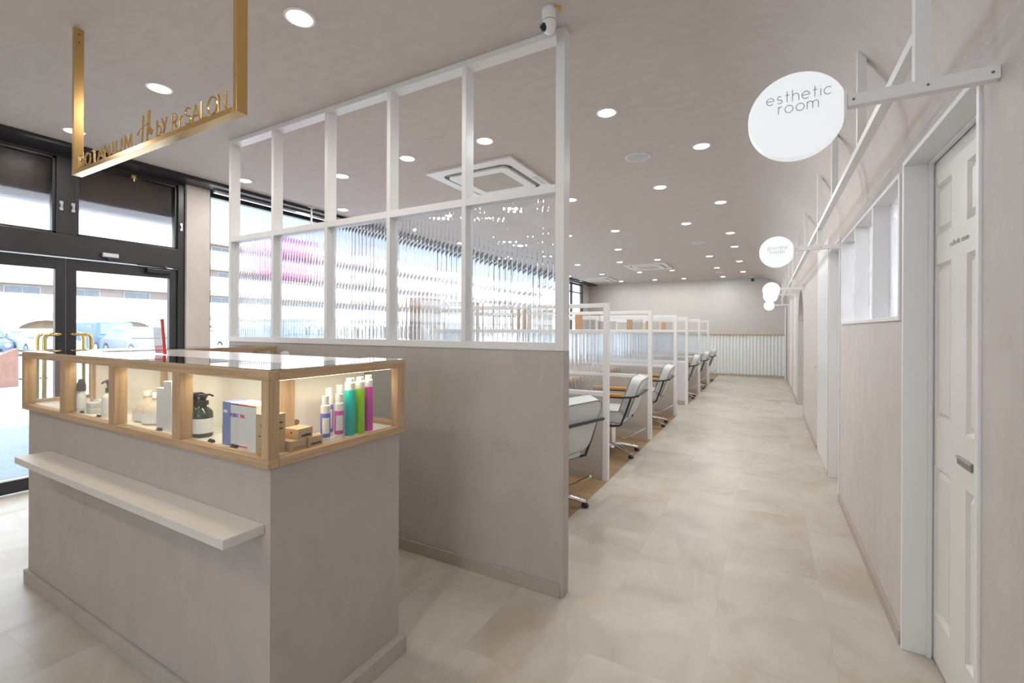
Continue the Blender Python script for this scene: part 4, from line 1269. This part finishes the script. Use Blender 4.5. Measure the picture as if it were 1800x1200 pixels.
def make_chair():
    t = thing('salon_chair', 'x', 'chair', (0, 0, 0), 'salon chairs')
    # five-star base
    MB().lathe([(.055, .055), (.06, .06), (.05, .095), (.032, .11)], (0, 0, 0), 24).build('base_hub', M_chrome, t, smooth=True)
    for k in range(5):
        a_ = radians(-35 + 72 * k)
        d = Vector((cos(a_), sin(a_), 0))
        pts = [d * .04 + Vector((0, 0, .085)), d * .12 + Vector((0, 0, .082)), d * .22 + Vector((0, 0, .06)), d * .30 + Vector((0, 0, .040))]
        lg = MB().tube(pts, [.022, .021, .018, .016], 10).build('base_leg', M_chrome, t, smooth=True)
        MB().lathe([(.026, .003), (.028, .008), (.028, .018), (.02, .030)], tuple(d * .295), 16).build('foot_pad', M_dark, lg, smooth=True)
    MB().lathe([(.040, .11), (.040, .28), (.030, .285), (.030, .36)], (0, 0, 0), 24).build('gas_column', M_chrome, t, smooth=True)
    MB().box(-.11, .11, -.11, .11, .345, .362).build('seat_plate', M_dark, t)
    MB().tube([(.03, .05, .19), (.12, .07, .15), (.20, .09, .19), (.34, .10, .275)], [.006, .006, .006, .010], 8).build('pump_lever', M_chrome, t, smooth=True)
    # seat
    sm, r1, r2 = rounded_slab((-.09, 0, .43), (1, 0, 0), (0, 1, 0), (0, 0, 1), .27, .245, .065, .05)
    so = sm.build('seat', M_leath, t, smooth=True)
    MB().tube([p + Vector((0, 0, .0)) for p in r2], .005, 6, True).tube([p for p in r1], .005, 6, True).build('piping', M_pipe, so)
    # backrest, leaning away towards +X
    tilt = radians(20)
    u = Vector((0, 1, 0)); v = Vector((sin(tilt), 0, cos(tilt))); w = Vector((cos(tilt), 0, -sin(tilt)))
    bm_, r1, r2 = rounded_slab(Vector((.235, 0, .64)), u, v, w, .245, .215, .055, .05)
    bo = bm_.build('backrest', M_leath, t, smooth=True)
    MB().tube([p for p in r1], .005, 6, True).tube([p for p in r2], .005, 6, True).build('piping', M_pipe, bo)
    # arms and frame
    for s in (-1, 1):
        y = s * .285
        B(-.30, .17, y - .025, y + .025, .652, .682).build('armrest', M_arm, t, bevel=.006)
        fm = MB()
        fm.tube([(-.29, y, .645), (.17, y, .645), (.27, y, .655), (.33, y * .98, .67)], .010, 8)
        fm.tube([(-.17, y, .645), (-.10, y, .36), (-.085, y * .9, .345), (.12, y * .9, .345), (.16, y, .36), (.215, y, .50), (.265, y, .655)], .0105, 8)
        fm.build('arm_frame', M_dark, t, smooth=True)
    MB().tube([(.33, -.279, .67), (.335, -.15, .672), (.335, .15, .672), (.33, .279, .67)], .012, 8).build('back_bar', M_dark, t, smooth=True)
    return t
ch = make_chair()
cl = ['grey vinyl salon chair half hidden behind the tall partition post, nearest the viewer',
      'grey vinyl salon chair with amber armrests in the second stall',
      'grey vinyl salon chair with amber armrests in the third stall',
      'grey vinyl salon chair just past the gap after the third stall',
      'grey vinyl salon chair in the next to last stall',
      'grey vinyl salon chair in the farthest stall by the corrugated wall']
for i, (x, y) in enumerate(((-1.47, 3.20), (-1.48, 4.95), (-1.49, 6.72), (-1.49, 9.70), (-1.49, 11.45), (-1.49, 13.25))):
    if i == 0:
        ch.location = (x, y, .003)
        ch['label'] = cl[0]
        ch.rotation_euler = (0, 0, radians(-16))
    else:
        dup(ch, (x, y, .003), cl[i], 'salon chairs', radians(3))

# ------------------------------------------------------------------ corridor pergola frame and round signs
t = thing('overhead_frame', 'white slatted metal frame hanging along the corridor wall', 'frame', (.37, 8, 2.15))
BX0, BX1 = .352, .384
B(BX0, BX1, 1.6505, 14.6, 2.147, 2.179).build('long_beam', M_pw, t, bevel=.001)
for y in (1.63, 2.53, 3.43, 4.33, 5.7, 7.05, 8.4, 9.75, 11.1, 12.4, 13.7):
    def zce(x):
        return Z0C + math.sqrt(max(0, RC_ ** 2 - (x - X0C) ** 2))
    y0, y1 = y - .012, y + .020
    z0 = 2.0225 if y in (1.63, 4.33, 8.4, 9.75, 13.7) else 2.1795
    pts = [(BX0, z0), (BX1, z0), (BX1, zce(BX1) + .003), (BX0, zce(BX0) + .003)]
    if z0 < 2.1:
        if y != 1.63:
            MB().prism([(BX0, z0), (BX1, z0), (BX1, 2.1465), (BX0, 2.1465)], 'y', y0, y1).build('hanger_stub', M_pw, t)
            pts[0] = (BX0, 2.1795); pts[1] = (BX1, 2.1795)
    MB().prism(pts, 'y', y0, y1).build('hanger_post', M_pw, t)

def round_sign(lab, y, lines, xs=.075):
    o = thing('round_sign', lab, 'sign', (XW, y, 2.0), 'round lit signs on the corridor wall')
    B(.20, XW - .0005, y - .015, y + .015, 1.988, 2.022).build('bracket_arm', M_pw, o, bevel=.002)
    for x_ in (.215, .375, .50):
        MB().lathe([(.0035, 0), (.0035, .0015)], (x_, y - .0165, 2.005), 8, 'y').build('screw', M_grey, o)
    def chord(r_, n_=64):
        out = []
        for q_ in range(n_):
            t_a = 2 * pi * q_ / n_
            out.append((xs + min(r_ * cos(t_a), .117), 1.99 + r_ * sin(t_a)))
        return out
    MB().prism(chord(.1255), 'y', y - .02, y + .02).build('lit_body', M_sign, o, bevel=.002)
    B(xs + .1175, xs + .1245, y - .018, y + .018, 1.955, 2.035).build('end_bracket', M_pw, o)
    mb = MB()
    for txt, cz, h in lines:
        gap = .22
        wd = text_w(txt, gap) * h
        put_text(mb, txt, lambda u_, v_: (xs + .006 - wd / 2 + u_, y - .0207, cz + v_), h, .0009, gap, 5)
    mb.build('lettering', M_grey, o)
    return o
round_sign('large lit round sign reading esthetic room', 1.615, [('esthetic', 2.032, .0335), ('room', 2.0, .0335)])
round_sign('lit round sign reading private room', 4.33, [('private', 2.008, .033), ('room', 1.974, .033)])
round_sign('small far lit round sign, upper of the overlapping pair', 8.4, [])
round_sign('small far lit round sign, lower of the overlapping pair', 9.75, [])
round_sign('smallest and farthest lit round sign', 13.7, [])

# ------------------------------------------------------------------ corridor doors and window
def door_frame(mb, y0, y1, z1, depth=.10, xr=XW, tw=.02):
    mb.box(xr - .008, xr + depth, y0, y0 + tw, 0, z1 + tw)
    mb.box(xr - .008, xr + depth, y1 - tw, y1, 0, z1 + tw)
    mb.box(xr - .008, xr + depth, y0 + tw, y1 - tw, z1, z1 + tw)
    return mb
d = sthing('door_3', 'white six panel sliding door lettered esthetic room', 'door', (XW, 2.12, 0))
fm = MB()
fm.box(XW - .008, X1, 1.715, 1.735, 0, 2.067)
fm.box(XW - .008, X1, 2.498, 2.518, 0, 2.067)
fm.box(XW - .008, X1, 1.735, 2.498, 2.047, 2.067)
fm.build('casing', M_pw, d, bevel=.002)
st = MB()
st.box(XW + .072, XW + .086, 2.488, 2.4975, 0, 2.046)
st.box(XW + .072, XW + .086, 1.736, 2.488, 2.036, 2.0465)
st.build('stop', M_pw, d)
XD = XW + .092
lf = MB()
def door_leaf(mb, x, y0, y1, z0, z1, panels):
    """leaf front at x with recessed raised panels"""
    mb.box(x, x + .035, y0, y1, z0, z1)
    ys = [y0] + sorted({p for q in panels for p in q[:2]}) + [y1]
door_panels = [(2.30, 2.485, 1.735, 1.94), (2.30, 2.485, .99, 1.62), (2.30, 2.485, .196, .80), (1.965, 2.15, 1.735, 1.94), (1.965, 2.15, .99, 1.62), (1.965, 2.15, .196, .80)]
# leaf: grid of rectangles around the panel openings
def grid_leaf(mb, x, th, y0, y1, z0, z1, panels):
    ys = sorted({y0, y1, *[p[0] for p in panels], *[p[1] for p in panels]})
    zs = sorted({z0, z1, *[p[2] for p in panels], *[p[3] for p in panels]})
    for i in range(len(ys) - 1):
        for j in range(len(zs) - 1):
            cy_, cz_ = (ys[i] + ys[i + 1]) / 2, (zs[j] + zs[j + 1]) / 2
            if any(p[0] < cy_ < p[1] and p[2] < cz_ < p[3] for p in panels):
                continue
            mb.box(x, x + th, ys[i], ys[i + 1], zs[j], zs[j + 1])
grid_leaf(lf, XD, .03, 1.74, 2.66, .008, 2.04, door_panels)
lfo = lf.build('leaf', M_warmw, d)
for (y0, y1, z0, z1) in door_panels:
    pm = MB()
    i1, i2 = .012, .034
    def rc(x, ins):
        return [(x, y0 + ins, z0 + ins), (x, y1 - ins, z0 + ins), (x, y1 - ins, z1 - ins), (x, y0 + ins, z1 - ins)]
    pm.loft([rc(XD + .0001, 0), rc(XD + .016, i1), rc(XD + .016, i1 + .007), rc(XD + .004, i2)], cap=False)
    n0 = len(pm.v)
    pm.f.append((n0 - 4, n0 - 3, n0 - 2, n0 - 1))
    pm.build('raised_panel', M_warmw, lfo)
hp = MB().box(XD - .006, XD - .0005, 2.085, 2.215, .875, .905)
hp.build('pull_handle', mat('bronze_pull', (.30, .28, .25), .3, metal=.6), d, bevel=.002)
B(XD - .010, XD - .006, 2.085, 2.215, .898, .905).build('pull_lip', M_silver, d)
mb = MB()
wd = text_w('esthetic room', .22) * .021
put_text(mb, 'esthetic room', lambda u_, v_: (XD - .001, 2.22 + wd / 2 - u_, 1.668 + v_), .021, .0008, .22, 5)
mb.build('lettering', mat('light_grey_lettering', (.50, .49, .48), .5), lfo)
B(XW + .14, XW + .16, 1.5, 2.72, 0, 2.1).build('pocket_back', M_pw, d)

t = sthing('window_9', 'white deep framed corridor window with three reeded panes', 'window', (XW, 3.45, 1.40))
wf = MB()
wf.box(XW - .008, XW + .10, 2.572, 2.59, 1.395, 2.042).box(XW - .008, XW + .10, 4.31, 4.33, 1.395, 2.042)
wf.box(XW - .008, XW + .10, 2.59, 4.31, 1.395, 1.415).box(XW - .008, XW + .10, 2.59, 4.31, 2.024, 2.042)
wf.build('window_frame', M_pw, t, bevel=.002)
for y in (3.155, 3.72):
    B(XW - .006, XW + .09, y - .01, y + .01, 1.415, 2.024).build('divider', M_pw, t, bevel=.001)
for y0, y1 in ((2.59, 3.145), (3.165, 3.71), (3.73, 4.31)):
    reeded(MB(), y0, y1, XW + .065, 1.4155, 2.0235, .016, .0009, .0008, .0035, axis='y').build('reeded_pane', glass_mat('reeded_window_glass', (.97, .98, 1), .12, .0) if 'reeded_window_glass' not in MAT else MAT['reeded_window_glass'], t)
# lamps of the rooms behind the wall
for (x, y, p_, lab) in ((1.7, 3.4, 75, 'esthetic room'), (1.8, 9.1, 9, 'side room behind the arch'), (1.8, 1.0, 5, 'near side room')):
    o = thing('ceiling_panel_light', 'flat square ceiling light of the ' + lab, 'ceiling light', (x, y, 2.5), 'lights of the rooms behind the wall')
    B(x - .3, x + .3, y - .3, y + .3, 2.47, 2.4995).build('housing', M_white, o)
    B(x - .28, x + .28, y - .28, y + .28, 2.466, 2.4695).build('diffuser', M_lampw, o)
    area('lamp', (x, y, 2.46), .5, p_, WHITE, o, 'SQUARE')

d = sthing('door_4', 'white corridor door in a white casing beyond the window', 'door', (XW, 4.78, 0))
door_frame(MB(), 4.43, 5.12, 2.07, .12).build('casing', M_pw, d, bevel=.002)
B(XW + .094, XW + .124, 4.452, 5.098, .008, 2.068).build('leaf', M_warmw, d)
MB().tube([(XW + .092, 4.55, .95), (XW + .05, 4.55, .95), (XW + .05, 4.66, .95)], .008, 8).build('lever_handle', M_silver, d)
d = sthing('door_5', 'pale flush door set level with the corridor wall', 'door', (XW, 5.7, 0))
B(XW - .006, XW - .0005, 5.20, 6.18, .008, 2.25).build('leaf', mat('pale_blue_white', (.68, .70, .70), .35), d, bevel=.001)
MB().tube([(XW - .008, 6.08, .95), (XW - .05, 6.08, .95), (XW - .05, 5.98, .95)], .008, 8).build('lever_handle', M_silver, d)
# arch lining
d = sthing('door_6', 'white lined arched opening far down the corridor', 'arch', (XW, 9.09, 0))
ro, ri = .675, .655
outer = [(9.09 - ro, 0), (9.09 - ro, 1.42)] + [(9.09 - ro * cos(t_a), 1.42 + ro * .93 * sin(t_a)) for t_a in [pi * i / 20 for i in range(1, 20)]] + [(9.09 + ro, 1.42), (9.09 + ro, 0)]
inner = [(9.09 - ri, 0), (9.09 - ri, 1.42)] + [(9.09 - ri * cos(t_a), 1.42 + ri * .93 * sin(t_a)) for t_a in [pi * i / 20 for i in range(1, 20)]] + [(9.09 + ri, 1.42), (9.09 + ri, 0)]
mb = MB()
n = len(outer)
vs = [(x_, p[0], p[1]) for x_ in (XW - .006, X1) for p in outer] + [(x_, p[0], p[1]) for x_ in (XW - .006, X1) for p in inner]
fs = []
for i in range(n - 1):
    fs += [(i, i + 1, 2 * n + i + 1, 2 * n + i), (2 * n + i, 2 * n + i + 1, 3 * n + i + 1, 3 * n + i), (i, i + 1, n + i + 1, n + i), (n + i, n + i + 1, 3 * n + i + 1, 3 * n + i)]
mb.add(vs, fs)
mb.build('arch_lining', M_wall, d)
for i, (y0, y1, lab) in enumerate(((10.3, 11.1, 'first white door beyond the arch'), (12.0, 12.85, 'last white door before the end wall'))):
    d = sthing('door_%d' % (7 + i), lab, 'door', (XW, (y0 + y1) / 2, 0))
    MB().box(XW - .012, XW - .0005, y0 - .03, y0, 0, 2.08).box(XW - .012, XW - .0005, y1, y1 + .03, 0, 2.08).box(XW - .012, XW - .0005, y0, y1, 2.05, 2.08).build('casing', M_pw, d)
    B(XW - .005, XW - .0005, y0, y1, .008, 2.05).build('leaf', M_warmw, d)
struct('trim_5', 'white vertical board closing the end of the corrugated wainscot', 'trim board', B(XW - .05, XW - .013, YF - .09, YF - .001, 0, 2.0), M_pw)
